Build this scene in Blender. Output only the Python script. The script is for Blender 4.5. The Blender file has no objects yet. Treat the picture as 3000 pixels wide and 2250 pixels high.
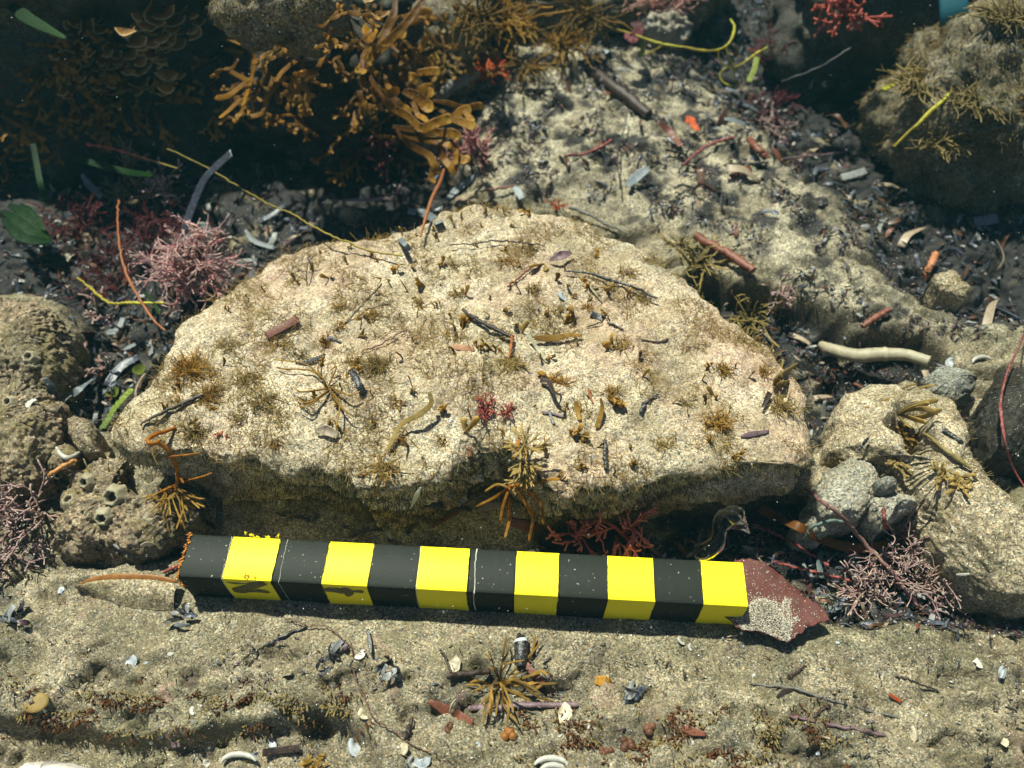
import bpy, math, random
import numpy as np
from mathutils import Vector, Matrix
from mathutils.bvhtree import BVHTree

# ------------------------------------------------------------------ camera, world, sun, exposure
S = bpy.context.scene
COL = S.collection
CAM_H, TILT, FPX = 0.343, math.radians(36.5), 2369.0     # camera height (m), tilt off vertical, focal length in photo pixels
cam_d = bpy.data.cameras.new('camera')
cam = bpy.data.objects.new('camera', cam_d); COL.objects.link(cam)
cam.location = (0, 0, CAM_H); cam.rotation_euler = (TILT, 0, 0)
cam_d.sensor_width = 36; cam_d.lens = FPX / 3000 * 36
cam_d.clip_start = 0.005; cam_d.clip_end = 50
cam_d.dof.use_dof = True; cam_d.dof.focus_distance = 0.355; cam_d.dof.aperture_fstop = 9
S.camera = cam

SUN_EL, SUN_AZ = math.radians(65), math.radians(-36)      # azimuth measured from +Y (away from camera), negative = to the left
w = bpy.data.worlds.new('World'); S.world = w; w.use_nodes = True
nt = w.node_tree
sky = nt.nodes.new('ShaderNodeTexSky'); sky.sky_type = 'NISHITA'; sky.sun_disc = False
sky.sun_elevation = SUN_EL; sky.sun_rotation = SUN_AZ
nt.links.new(sky.outputs[0], nt.nodes['Background'].inputs[0])
nt.nodes['Background'].inputs[1].default_value = 0.05
sun_d = bpy.data.lights.new('sun', 'SUN'); sun_d.energy = 5.0; sun_d.angle = math.radians(1.5); sun_d.color = (.98, 1, .84)
sun = bpy.data.objects.new('sun', sun_d); COL.objects.link(sun)
sdir = Vector((math.sin(SUN_AZ) * math.cos(SUN_EL), math.cos(SUN_AZ) * math.cos(SUN_EL), math.sin(SUN_EL)))
sun.rotation_euler = sdir.to_track_quat('Z', 'Y').to_euler()
sun.location = sdir * 2
S.view_settings.view_transform = 'Standard'; S.view_settings.look = 'None'
S.view_settings.gamma = 1; S.view_settings.exposure = 0.72

# ------------------------------------------------------------------ helpers
rng = random.Random(7)
CT, ST = math.cos(TILT), math.sin(TILT)
def ray(px, py):
    rx, ry = (px - 1500) / FPX, -(py - 1125) / FPX
    return Vector((rx, ry * CT + ST, ry * ST - CT))
def P(px, py, z=0.0):                                      # where the sight line through a photo pixel meets height z
    d = ray(px, py); t = (z - CAM_H) / d.z
    return Vector((0, 0, CAM_H)) + d * t

def _hash(i, j, k, seed):
    h = (i * 374761393 + j * 668265263 + k * 2147483647 + seed * 974711) & 0xFFFFFFFF
    h = ((h ^ (h >> 13)) * 1274126177) & 0xFFFFFFFF
    return h ^ (h >> 16)
_G = np.random.RandomState(3).normal(size=(256, 3)); _G /= np.linalg.norm(_G, axis=1)[:, None]
def pn(p, scale, seed=0):                                  # 3-D gradient noise, about -0.7..0.7
    q = np.asarray(p, float) * scale; f = np.floor(q); r = q - f; f = f.astype(np.int64)
    u = r * r * r * (r * (r * 6 - 15) + 10); out = np.zeros(len(q))
    for a in (0, 1):
        for b in (0, 1):
            for c in (0, 1):
                g = _G[_hash(f[:, 0] + a, f[:, 1] + b, f[:, 2] + c, seed) & 255]
                d = (g * (r - np.array([a, b, c]))).sum(1)
                wt = (u[:, 0] if a else 1 - u[:, 0]) * (u[:, 1] if b else 1 - u[:, 1]) * (u[:, 2] if c else 1 - u[:, 2])
                out += wt * d
    return out
def fbm(p, scale, octv=4, seed=0, gain=.5, ridged=False):
    o = np.zeros(len(p)); a = 1.0
    for i in range(octv):
        n = pn(p, scale * 2 ** i, seed + i * 17)
        if ridged: n = .5 - 2 * np.abs(n)
        o += a * n; a *= gain
    return o
def sstep(a, b, x):
    t = np.clip((x - a) / (b - a), 0, 1); return t * t * (3 - 2 * t)
def sdf(poly, X):                                          # signed distance, positive inside
    poly = np.asarray(poly); d = np.full(len(X), 1e9); ins = np.zeros(len(X), bool)
    for i in range(len(poly)):
        a, b = poly[i - 1], poly[i]; e = b - a; wv = X - a
        t = np.clip((wv @ e) / (e @ e), 0, 1); d = np.minimum(d, np.linalg.norm(wv - t[:, None] * e, axis=1))
        c = ((a[1] <= X[:, 1]) & (b[1] > X[:, 1])) | ((b[1] <= X[:, 1]) & (a[1] > X[:, 1]))
        cr = e[0] * (X[:, 1] - a[1]) - e[1] * (X[:, 0] - a[0])
        ins ^= c & (np.where(b[1] > a[1], cr > 0, cr < 0))
    return np.where(ins, d, -d)
def poly(pts, z=0.0): return [tuple(P(x, y, z)[:2]) for x, y in pts]

nrng = np.random.RandomState(11)
def spread(pl, n, inset=0., gate=None):                    # n random points inside a polygon, optionally kept only where gate(points) is true
    pl = np.asarray(pl); lo, hi = pl.min(0), pl.max(0); out = np.zeros((0, 2))
    while len(out) < n:
        q = nrng.uniform(lo, hi, (max(4 * n, 200), 2)); q = q[sdf(pl, q) > inset]
        if gate is not None: q = q[gate(np.column_stack([q, np.zeros(len(q))]))]
        out = np.vstack([out, q])
    return out[:n].tolist()
class MB:                                                  # collects one mesh: vertices, faces and a base-to-tip attribute
    def __init__(s): s.v = []; s.f = []; s.t = []; s.fm = []; s.cur = 0
    def add(s, vs, fs, ts=None):
        o = len(s.v); s.v += [tuple(v) for v in vs]; s.f += [tuple(i + o for i in f) for f in fs]
        s.t += list(ts) if ts is not None else [0.0] * len(vs); s.fm += [s.cur] * len(fs)
    def build(s, name, m, parent=None, smooth=True, data_only=False):
        me = bpy.data.meshes.new(name); me.from_pydata(s.v, [], s.f)
        at = me.attributes.new('t', 'FLOAT', 'POINT'); at.data.foreach_set('value', s.t)
        if smooth: me.polygons.foreach_set('use_smooth', [True] * len(me.polygons))
        for mm in (m if isinstance(m, list) else [m]): me.materials.append(mm)
        if any(s.fm): me.polygons.foreach_set('material_index', s.fm)
        me.update()
        if data_only: return me
        o = bpy.data.objects.new(name, me); COL.objects.link(o)
        if parent: o.parent = parent
        return o
def tag(o, label, cat, group=None):
    o['label'] = label; o['category'] = cat
    if group: o['group'] = group
    return o
def thing(name, label, cat, loc, group=None):
    o = bpy.data.objects.new(name, None); o.empty_display_size = .005; COL.objects.link(o); o.location = loc
    return tag(o, label, cat, group)
def kind(o, k): o['kind'] = k; return o
def recentre(o, at=None):                                  # origin of a mesh at its base
    me = o.data; n = len(me.vertices); a = np.empty(n * 3); me.vertices.foreach_get('co', a); a = a.reshape(-1, 3)
    c = np.array(at if at is not None else (a[:, 0].mean(), a[:, 1].mean(), a[:, 2].min()))
    me.vertices.foreach_set('co', (a - c).ravel()); o.location = c; me.update(); return o
def under(o, root):                                        # parent a part built in world space to its thing
    o.parent = root; o.matrix_parent_inverse = Matrix.Translation(-root.location); return o
def finish(mb, name, m, label, cat, group=None):           # a thing that is one mesh
    return tag(recentre(mb.build(name, m)), label, cat, group)

def spline(pts, n):                                        # Catmull-Rom through control points
    p = np.array([tuple(q) for q in pts], float)
    if len(p) == 2: return p[0] + (p[1] - p[0]) * np.linspace(0, 1, n)[:, None]
    p = np.vstack([2 * p[0] - p[1], p, 2 * p[-1] - p[-2]]); m = len(p) - 3; out = []
    for u in np.linspace(0, m - 1e-6, n):
        i = int(u); t = u - i; a, b, c, d = p[i:i + 4]
        out.append(.5 * (2 * b + (c - a) * t + (2 * a - 5 * b + 4 * c - d) * t * t + (3 * b - a - 3 * c + d) * t ** 3))
    return np.array(out)
def frames(path, up):
    T = np.gradient(path, axis=0); T /= np.linalg.norm(T, axis=1)[:, None] + 1e-12
    Sd = np.cross(T, np.asarray(up, float)); nn = np.linalg.norm(Sd, axis=1)
    Sd[nn < 1e-4] = np.cross(T[nn < 1e-4], (1, .3, .2)); Sd /= np.linalg.norm(Sd, axis=1)[:, None] + 1e-12
    return T, Sd, np.cross(Sd, T)
def tube(mb, path, r, sides=6, t0=0., t1=1., up=(0.1, .2, 1), wob=0.):
    path = np.asarray(path, float); n = len(path); r = np.interp(np.linspace(0, 1, n), np.linspace(0, 1, len(r)), r) if not np.isscalar(r) else np.full(n, r)
    T, Sd, N = frames(path, up); vs = []
    for i in range(n):
        for k in range(sides):
            a = 2 * math.pi * k / sides; rr = r[i] * (1 + (wob * rng.uniform(-1, 1) if wob else 0))
            vs.append(path[i] + rr * (math.cos(a) * Sd[i] + math.sin(a) * N[i]))
    fs = [(i * sides + k, i * sides + (k + 1) % sides, (i + 1) * sides + (k + 1) % sides, (i + 1) * sides + k) for i in range(n - 1) for k in range(sides)]
    m0 = len(vs); vs += vs[:sides] + vs[(n - 1) * sides:n * sides]      # caps keep a sharp edge
    fs += [tuple(range(m0 + sides - 1, m0 - 1, -1)), tuple(m0 + sides + k for k in range(sides))]
    mb.add(vs, fs, list(np.repeat(np.linspace(t0, t1, n), sides)) + [t0] * sides + [t1] * sides)
PROF = [(-1, .6), (-.8, 1), (.8, 1), (1, .6), (.97, -1), (-.97, -1)]
def strap(mb, path, wd, th, t0=0., t1=1., up=(0, -.5, 1), tip=True, curl=0., twist=0., ruff=0.):
    path = np.asarray(path, float); n = len(path)
    wv = np.interp(np.linspace(0, 1, n), np.linspace(0, 1, len(wd)), wd) if not np.isscalar(wd) else np.full(n, float(wd))
    T, Sd, N = frames(path, up)
    if tip:                                                # rounded tip
        L = np.concatenate([[0], np.cumsum(np.linalg.norm(np.diff(path, axis=0), axis=1))]); rem = (L[-1] - L) / (wv[-1] * .5 + 1e-9)
        wv = wv * np.sqrt(np.clip(1 - (1 - np.clip(rem, 0, 1)) ** 2, .02, 1))
    vs = []
    for i in range(n):
        a = twist * i / n + ruff * math.sin(i * 1.7); s = math.cos(a) * Sd[i] + math.sin(a) * N[i]; nn = np.cross(s, T[i])
        for x, y in PROF: vs.append(path[i] + s * x * wv[i] * .5 + nn * (y * th * .5 + curl * wv[i] * (x * x)))
    fs = [(i * 6 + k, i * 6 + (k + 1) % 6, (i + 1) * 6 + (k + 1) % 6, (i + 1) * 6 + k) for i in range(n - 1) for k in range(6)]
    fs += [(5, 4, 3, 2, 1, 0), tuple((n - 1) * 6 + k for k in range(6))]
    mb.add(vs, fs, np.repeat(np.linspace(t0, t1, n), 6))
def rvec(s=1.): return Vector((rng.gauss(0, s), rng.gauss(0, s), rng.gauss(0, s)))
def displace(o, fn):                                       # move vertices along their normals by fn(co, normals)
    me = o.data; n = len(me.vertices); a = np.empty(n * 3); me.vertices.foreach_get('co', a); b = np.empty(n * 3)
    me.vertex_normals.foreach_get('vector', b); a = a.reshape(-1, 3); b = b.reshape(-1, 3)
    a = a + b * fn(a, b)[:, None]; me.vertices.foreach_set('co', a.ravel()); me.update()

# ------------------------------------------------------------------ materials
class NT:
    def __init__(s, name):
        s.m = bpy.data.materials.new(name); s.m.use_nodes = True; s.t = s.m.node_tree; s.b = s.t.nodes['Principled BSDF']; s.out = s.t.nodes['Material Output']
    def n(s, ty, **k):
        nd = s.t.nodes.new('ShaderNode' + ty)
        for a, v in k.items(): setattr(nd, a, v)
        return nd
    def l(s, a, b): s.t.links.new(a, b)
    def obj(s): return s.n('TexCoord').outputs['Object']
    def noise(s, sc, det=3, rough=.55, co=None, dist=0):
        nd = s.n('TexNoise'); nd.inputs['Scale'].default_value = sc; nd.inputs['Detail'].default_value = det; nd.inputs['Roughness'].default_value = rough; nd.inputs['Distortion'].default_value = dist
        s.l(co or s.pos, nd.inputs['Vector']); return nd.outputs['Fac']
    def ramp(s, fac, stops, interp='LINEAR'):
        nd = s.n('ValToRGB'); cr = nd.color_ramp; cr.interpolation = interp
        while len(cr.elements) < len(stops): cr.elements.new(.5)
        for e, (p, c) in zip(cr.elements, stops): e.position = p; e.color = (*c, 1) if len(c) == 3 else c
        s.l(fac, nd.inputs[0]); return nd.outputs[0]
    def mix(s, f, a, b, mode='MIX'):
        nd = s.n('MixRGB', blend_type=mode)
        for i, v in zip((0, 1, 2), (f, a, b)):
            if isinstance(v, (int, float)): nd.inputs[i].default_value = v
            elif isinstance(v, tuple): nd.inputs[i].default_value = (*v, 1)
            else: s.l(v, nd.inputs[i])
        return nd.outputs[0]
    def bump(s, h, st, dist, prev=None):
        nd = s.n('Bump'); nd.inputs['Strength'].default_value = st; nd.inputs['Distance'].default_value = dist; s.l(h, nd.inputs['Height'])
        if prev: s.l(prev, nd.inputs['Normal'])
        return nd.outputs[0]
G3 = lambda v: (v, v, v)
def sandy(name, cols, film=.5, filmcol=(.13, .10, .03), grain=1300, organic_shade=False, seed=0., contrast=1., pink=.0):
    s = NT(name); s.pos = s.n('NewGeometry').outputs['Position']
    mp = s.n('Mapping'); mp.inputs['Location'].default_value = (seed, seed * .7, 0); s.l(s.pos, mp.inputs[0]); s.pos = mp.outputs[0]
    base = s.ramp(s.noise(22, 5, .6), [(.3, cols[0]), (.5, cols[1]), (.7, cols[2])])
    vor = s.n('TexVoronoi'); vor.inputs['Scale'].default_value = grain; s.l(s.pos, vor.inputs['Vector'])
    sep = s.n('SeparateColor'); s.l(vor.outputs['Color'], sep.inputs[0])
    d = contrast
    gr = s.ramp(sep.outputs[0], [(0, G3(.2 / d)), (.2, G3(.56)), (.5, G3(.95)), (.8, G3(1.25)), (1, G3(2.2 * d))])
    tint = s.ramp(sep.outputs[1], [(0, (1.1, .92, .72)), (.5, (1, 1, 1)), (1, (.92, 1.0, 1.05))])
    c = s.mix(1, s.mix(1, base, gr, 'MULTIPLY'), tint, 'MULTIPLY')
    mid = s.ramp(s.noise(170, 4, .65), [(.32, G3(.5)), (.52, G3(1)), (.75, G3(1.2))])
    c = s.mix(.75, c, mid, 'MULTIPLY')
    c = s.mix(s.ramp(s.noise(48, 5, .65, dist=.3), [(.42, G3(0)), (.62, G3(.55))]), c, s.mix(1, c, (.62, .60, .56), 'MULTIPLY'))
    if pink: c = s.mix(s.ramp(s.noise(16, 5, .65, dist=.4), [(.44, G3(0)), (.62, G3(pink))]), c, (.36, .19, .13))
    f = s.ramp(s.noise(55, 5, .7, dist=.6), [(.47, G3(0)), (.64, G3(film))])
    c = s.mix(f, c, filmcol)
    if organic_shade:
        c = s.mix(s.ramp(s.noise(19, 6, .7, dist=.5), [(.46, G3(0)), (.62, G3(.6))]), c, s.mix(1, c, (.50, .56, .44), 'MULTIPLY'))
        c = s.mix(s.ramp(s.noise(33, 4, .6, dist=.8), [(.62, G3(0)), (.72, G3(.35))]), c, (.34, .17, .14))
    if organic_shade:
        pa = s.n('Attribute', attribute_name='pale'); c = s.mix(pa.outputs['Fac'], c, s.mix(1, s.mix(1, (.31, .275, .19), gr, 'MULTIPLY'), mid, 'MULTIPLY'))
        a = s.n('Attribute', attribute_name='organic_shade')
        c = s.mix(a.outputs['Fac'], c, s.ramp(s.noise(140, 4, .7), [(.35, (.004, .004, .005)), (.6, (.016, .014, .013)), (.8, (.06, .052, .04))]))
    s.l(c, s.b.inputs['Base Color']); s.b.inputs['Roughness'].default_value = .72; s.b.inputs['Specular IOR Level'].default_value = .35
    b1 = s.bump(s.noise(260, 5, .7), .5, .0020)
    b2 = s.bump(sep.outputs[0], .55, .0006, b1)
    s.l(b2, s.b.inputs['Normal']); return s.m
def weed(name, base, tip, trans=.35, rough=.45, var=.5, speck=.0, rim=None, dust=0.):
    s = NT(name); s.pos = s.n('NewGeometry').outputs['Position']
    a = s.n('Attribute', attribute_name='t').outputs['Fac']
    c = s.ramp(a, [(0, base), (.55, tuple((x + y) / 2 for x, y in zip(base, tip))), (.88 if rim else .93, tip), (.97 if rim else 1, rim or tip)])
    c = s.mix(var, c, s.ramp(s.noise(420, 3, .6), [(.3, G3(.5)), (.5, G3(1)), (.72, G3(1.45))]), 'MULTIPLY')
    if dust: c = s.mix(s.ramp(s.noise(700, 3, .7), [(.5, G3(0)), (.62, G3(dust))]), c, (.42, .36, .26))
    rnd = s.n('ObjectInfo').outputs['Random']
    c = s.mix(.6, c, s.ramp(rnd, [(0, (.7, .7, .75)), (.5, (1, 1, 1)), (1, (1.3, 1.2, 1.05))]), 'MULTIPLY')
    s.l(c, s.b.inputs['Base Color']); s.b.inputs['Roughness'].default_value = rough + .1; s.b.inputs['Specular IOR Level'].default_value = .22
    s.l(s.bump(s.noise(900, 3, .6), .4, .0004), s.b.inputs['Normal'])
    if trans:
        tr = s.n('BsdfTranslucent'); s.l(c, tr.inputs[0]); mx = s.n('MixShader'); mx.inputs[0].default_value = trans
        s.l(s.b.outputs[0], mx.inputs[1]); s.l(tr.outputs[0], mx.inputs[2]); s.l(mx.outputs[0], s.out.inputs[0])
    return s.m
def hard(name, c0, c1, sc=200, rough=.5, bump=.4, spots=None):
    s = NT(name); s.pos = s.obj()
    c = s.ramp(s.noise(sc, 5, .65), [(.3, c0), (.7, c1)])
    if spots: c = s.mix(s.ramp(s.noise(sc * 2.7, 4, .7), [(.54, G3(0)), (.62, G3(.85))]), c, spots)
    rnd = s.n('ObjectInfo').outputs['Random']
    c = s.mix(.6, c, s.ramp(rnd, [(0, G3(.65)), (.5, G3(1)), (1, G3(1.3))]), 'MULTIPLY')
    s.l(c, s.b.inputs['Base Color']); s.b.inputs['Roughness'].default_value = rough
    s.l(s.bump(s.noise(sc * 3, 4, .7), bump, .0006), s.b.inputs['Normal']); return s.m
M = {}
M['seabed'] = sandy('seabed_sand', [(.155, .135, .09), (.245, .21, .14), (.32, .278, .19)], film=.62, filmcol=(.13, .105, .05), organic_shade=True, grain=1600)
M['slab'] = sandy('slab_sand', [(.31, .268, .185), (.45, .385, .268), (.53, .46, .35)], film=.55, filmcol=(.21, .155, .07), grain=1650, contrast=.78, seed=3, pink=.36)
M['rock'] = sandy('sandy_rock', [(.23, .20, .13), (.32, .27, .18), (.38, .32, .22)], film=.5, grain=1600, seed=8)
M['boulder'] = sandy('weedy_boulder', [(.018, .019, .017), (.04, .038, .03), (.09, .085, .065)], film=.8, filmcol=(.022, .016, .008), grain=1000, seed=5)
M['fuzzy'] = sandy('fuzzy_boulder', [(.06, .056, .036), (.12, .105, .068), (.22, .19, .125)], film=.6, filmcol=(.10, .075, .03), grain=800, seed=15)
M['rubble'] = sandy('pale_rubble', [(.24, .225, .175), (.34, .325, .265), (.43, .41, .35)], film=.3, grain=1500, seed=11, contrast=.7)
M['oldrock'] = sandy('barnacle_rock', [(.12, .105, .065), (.20, .165, .105), (.28, .22, .15)], film=.75, grain=1100, seed=21, pink=.15)
# ------------------------------------------------------------------ seabed
def axis(lo, hi, step, far):
    a = list(np.arange(lo, hi, step)); s = step; x = a[-1]; up = []
    while x < far: s *= 1.25; x += s; up.append(x)
    s = step; x = a[0]; dn = []
    while x > -far: s *= 1.25; x -= s; dn.append(x)
    return np.array(dn[::-1] + a + up)
gx, gy = axis(-.46, .46, .0015, 4.0), axis(.02, .66, .0015, 4.0)
GX, GY = np.meshgrid(gx, gy); XY = np.stack([GX.ravel(), GY.ravel()], 1); X3 = np.column_stack([XY, np.zeros(len(XY))])
TRENCH_L = [(-500, 250), (300, 300), (800, 320), (1200, 380), (1380, 500), (1300, 620), (980, 690), (760, 800), (600, 920), (450, 1100), (350, 1230), (210, 1250), (140, 1120), (200, 990), (150, 860), (-100, 800), (-500, 780)]
TRENCH_R = [(1980, -40), (2650, -40), (2700, 420), (3400, 450), (3400, 930), (2860, 930), (2640, 850), (2520, 700), (2480, 560), (2330, 470), (2180, 330), (2020, 190)]
CHANNEL = [(1560, 1480), (2100, 1440), (2380, 1420), (2500, 1540), (2700, 1500), (2800, 1560), (2880, 1690), (3400, 1760), (3400, 1880), (2900, 1850), (2680, 1830), (2430, 1800), (2200, 1720), (1600, 1640)]
SHELF = [(1300, 120), (2050, 150), (2300, 430), (2480, 620), (2560, 780), (2720, 900), (3400, 905), (3400, 1000), (2800, 990), (2520, 950), (2300, 830), (1900, 650), (1480, 560), (1360, 420)]
LOWER = [(-400, 2135), (150, 2125), (420, 2140), (700, 2110), (1000, 2110), (1100, 2180), (1100, 2500), (-400, 2500)]
wobx = fbm(X3, 18, 4, 5) * .02
def mask(pts, soft=.01, wob=1.0): return sstep(-soft, soft, sdf(poly(pts), XY) + wobx * wob)
mTL, mTR, mCH, mSH, mLO = mask(TRENCH_L), mask(TRENCH_R, .02, 1.6), mask(CHANNEL, .006, .4), mask(SHELF, .022, 1.6), mask(LOWER, .003, .35)
H = fbm(X3, 9, 5, 1) * .007 + fbm(X3, 60, 4, 2) * .0036 + fbm(X3, 300, 3, 3) * .0012
pit = sstep(.10, .34, fbm(X3 * np.array([.7, 1.15, 1]), 42, 4, 9)) ; pit2 = sstep(.16, .36, fbm(X3 * np.array([.55, 1.3, 1]), 75, 3, 29))
flat = sstep(-.012, .012, sdf(poly([(300, 1700), (560, 1600), (2300, 1680), (2560, 1860), (2300, 1960), (600, 1880), (300, 1850)]), XY))
gap = sstep(-.01, .01, sdf(poly([(480, 1460), (1560, 1500), (1560, 1640), (480, 1600)]), XY))
near = sstep(.27, .20, XY[:, 1])
H = H * (1 - .75 * flat) - .0075 * pit * (1 - flat) * (1 - .85 * mSH) * (1 - .6 * gap) * (1 - .7 * near) - .0035 * pit2 * (1 - flat) * (1 - .8 * mSH) * (1 - .5 * near)
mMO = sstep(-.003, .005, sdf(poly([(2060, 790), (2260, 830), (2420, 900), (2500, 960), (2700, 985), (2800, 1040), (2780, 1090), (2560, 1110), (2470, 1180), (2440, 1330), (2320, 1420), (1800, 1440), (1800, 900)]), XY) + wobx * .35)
H -= .024 * mMO + .0165 * gap
fg = sstep(.19, .15, XY[:, 1])
H += fg * (.0042 * fbm(X3 * np.array([.7, 1.4, 1]), 33, 5, 81) + .002 * fbm(X3, 120, 3, 83)) * (1 - .5 * flat) + fg * .0065 * fbm(X3 * np.array([.16, 1.5, 1]) + np.array([0, .4, 0]) * fbm(X3, 6, 2, 86)[:, None] * .12, 30, 3, 87) * (1 - .8 * flat)
h2 = sstep(.20, .34, fbm(X3 * np.array([.7, 1.2, 1]), 62, 4, 85)) * (1 - flat) * sstep(.27, .2, XY[:, 1])
H -= .0052 * h2
H += mSH * (.007 * fbm(X3 * np.array([.8, 1.2, 1]), 48, 4, 71) + .006 - .0015 * pit - .0015 * pit2) - .019 * mTL - .013 * mTR - .014 * mCH - .013 * mLO
H += .12 * sstep(.55, 1.3, XY[:, 1]) + .10 * sstep(.42, 1.1, np.abs(XY[:, 0]))
org_shade = np.clip(np.maximum.reduce([mTL, mTR, mCH, .9 * mMO]) * 1.15 + mSH * sstep(.0, .22, fbm(X3, 52, 5, 93)) * .95, 0, 1) * sstep(-.6, -.15, fbm(X3, 38, 4, 13))  # dark litter ground; in the moat also the slab's shadow, painted as colour
org_shade = np.clip(org_shade + .35 * h2 + .28 * pit * (1 - flat) + .4 * sstep(.2, .5, fbm(X3, 42, 5, 91)) * (1 - .6 * flat), 0, 1)  # darker in pits, hollows and random patches
org_shade = org_shade * (1 - .85 * gap)
nx, ny = len(gx), len(gy)
me = bpy.data.meshes.new('seabed')
idx = (np.arange(ny - 1)[:, None] * nx + np.arange(nx - 1)[None]).ravel()
F = np.stack([idx, idx + 1, idx + nx + 1, idx + nx], 1)
me.from_pydata(np.column_stack([XY, H]).tolist(), [], F.tolist())
me.attributes.new('organic_shade', 'FLOAT', 'POINT').data.foreach_set('value', org_shade)
me.attributes.new('pale', 'FLOAT', 'POINT').data.foreach_set('value', np.clip(mSH * (.35 + .65 * sstep(-.15, .12, fbm(X3, 40, 3, 97))) + .9 * gap, 0, 1))
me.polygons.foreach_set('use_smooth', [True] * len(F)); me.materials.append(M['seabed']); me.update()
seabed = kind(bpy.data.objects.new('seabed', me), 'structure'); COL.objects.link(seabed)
GROUND = [seabed]

# ------------------------------------------------------------------ rocks
def outline_rock(name, m, pts, ztop, zbot, label, nt_=520, nr=90, dome=.006, under_cut=.86, edge=.006, amps=(.004, .0016, .0006), seed=0, tilt=(0, 0), centre=None, cat='rock', hole=None, jit=1.):
    o2 = np.array([tuple(P(x, y, ztop)[:2]) for x, y in pts]); c = np.array(P(*centre, ztop)[:2]) if centre else o2.mean(0)
    dense = []
    for i in range(len(o2)):
        a, b = o2[i], o2[(i + 1) % len(o2)]
        dense += [a + (b - a) * t for t in np.linspace(0, 1, 24, endpoint=False)]
    dense = np.array(dense) - c; ang = np.arctan2(dense[:, 1], dense[:, 0]); r = np.hypot(dense[:, 0], dense[:, 1])
    o_ = np.argsort(ang); ang, r = ang[o_], r[o_]
    th = np.linspace(-math.pi, math.pi, nt_, endpoint=False); R = np.interp(th, ang, r, period=2 * math.pi)
    R = R + pn(np.column_stack([np.cos(th) * 6, np.sin(th) * 6, np.full(nt_, seed)]), 2.2, seed) * jit * min(.006, R.mean() * .10)
    fr = 1 - (1 - np.linspace(0.01, 1, nr)) ** 1.35
    rings = []
    for f in fr:
        e = np.clip((1 - f) * R / edge, 0, 1); z = ztop + dome * (1 - f * f) - edge * .55 * (1 - np.sqrt(np.clip(1 - (1 - e) ** 2, 0, 1)))
        rings.append(np.column_stack([c[0] + np.cos(th) * R * f, c[1] + np.sin(th) * R * f, z]))
    ns = 26; zt = ztop - edge * .55
    for k in range(1, ns + 1):
        u = k / ns; f = 1 + .012 * math.sin(u * 3) - (1 - under_cut) * u ** 1.6
        rings.append(np.column_stack([c[0] + np.cos(th) * R * f, c[1] + np.sin(th) * R * f, np.full(nt_, zt + (zbot - zt) * u)]))
    V = np.vstack([[c[0], c[1], ztop + dome]] + rings); V[:, 2] += (V[:, 0] - c[0]) * tilt[0] + (V[:, 1] - c[1]) * tilt[1]
    n = len(rings); fs = [(0, 1 + j, 1 + (j + 1) % nt_) for j in range(nt_)]
    j = np.arange(nt_); j2 = (j + 1) % nt_
    for i in range(n - 1): fs += np.stack([1 + i * nt_ + j, 1 + (i + 1) * nt_ + j, 1 + (i + 1) * nt_ + j2, 1 + i * nt_ + j2], 1).tolist()
    mb = MB(); mb.v = V.tolist(); mb.f = fs; mb.t = [0.] * len(V); o = mb.build(name, m)
    def fn(a, nr_):
        d = amps[0] * fbm(a, 26, 3, seed) + amps[1] * fbm(a, 110, 3, seed + 3) + amps[2] * fbm(a, 420, 2, seed + 5)
        side = sstep(.8, .2, nr_[:, 2]); d = d + side * min(1, amps[0] / .005) * (.004 * fbm(a, 60, 4, seed + 9) - .001)
        d = d - amps[1] * .55 * sstep(.15, .5, fbm(a, 60, 3, seed + 7))
        if hole is not None:
            for hx, hy, hr, hd in hole:
                q = P(hx, hy, ztop); d = d - hd * sstep(hr, hr * .45, np.hypot(a[:, 0] - q.x, a[:, 1] - q.y) + fbm(a, 90, 2, 4) * hr * .5)
        return d
    displace(o, fn); tag(o, label, cat); GROUND.append(o); return recentre(o)
VS = 3000 / 2212
vw = lambda L: [(x * VS, y * VS) for x, y in L]
SLAB = vw([(248, 938), (272, 868), (335, 792), (380, 708), (430, 658), (500, 603), (548, 578), (605, 545), (680, 521), (735, 500), (800, 503), (900, 488), (950, 450), (1010, 436), (1130, 448), (1220, 457), (1290, 482), (1390, 532), (1480, 592), (1540, 642), (1600, 692), (1660, 742), (1705, 795), (1742, 850), (1764, 930), (1766, 990),
           (1735, 1010), (1640, 1012), (1540, 1018), (1450, 1030), (1380, 1045), (1300, 1056), (1220, 1058), (1170, 1050), (1140, 1015), (1095, 978), (1040, 968), (1000, 998), (955, 1028), (870, 1040), (790, 1062), (755, 1048), (720, 1022), (690, 1012), (620, 1004), (540, 995), (480, 990), (400, 980), (340, 985), (280, 968)])
slab = outline_rock('rock_slab', M['slab'], SLAB, .042, -.008, 'broad flat sand-covered rock slab with dark front edge, sprouting little brown weeds', nt_=1150, nr=190, dome=.008, under_cut=.885, seed=2, edge=.010, jit=.45, centre=(1420, 1060), amps=(.006, .0018, .0007))
RIGHT = [(2445, 1200), (2490, 1130), (2560, 1092), (2680, 1095), (2790, 1140), (2850, 1225), (2880, 1330), (2960, 1430), (3060, 1540), (3180, 1700), (3100, 1760), (2930, 1720), (2820, 1620), (2740, 1530), (2670, 1455), (2600, 1390), (2550, 1350), (2500, 1340), (2450, 1290)]
rrock = outline_rock('rounded_rock', M['rock'], RIGHT, .020, -.03, 'rounded tan rock with a dark crescent hollow, right of the slab', nt_=620, nr=110, dome=.012, edge=.026, under_cut=.93, jit=.5, seed=14, centre=(2760, 1390), amps=(.0035, .0015, .0007), hole=[(2655, 1235, .010, .010), (2640, 1275, .011, .014), (2665, 1318, .010, .011), (2590, 1385, .008, .003)])
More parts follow.
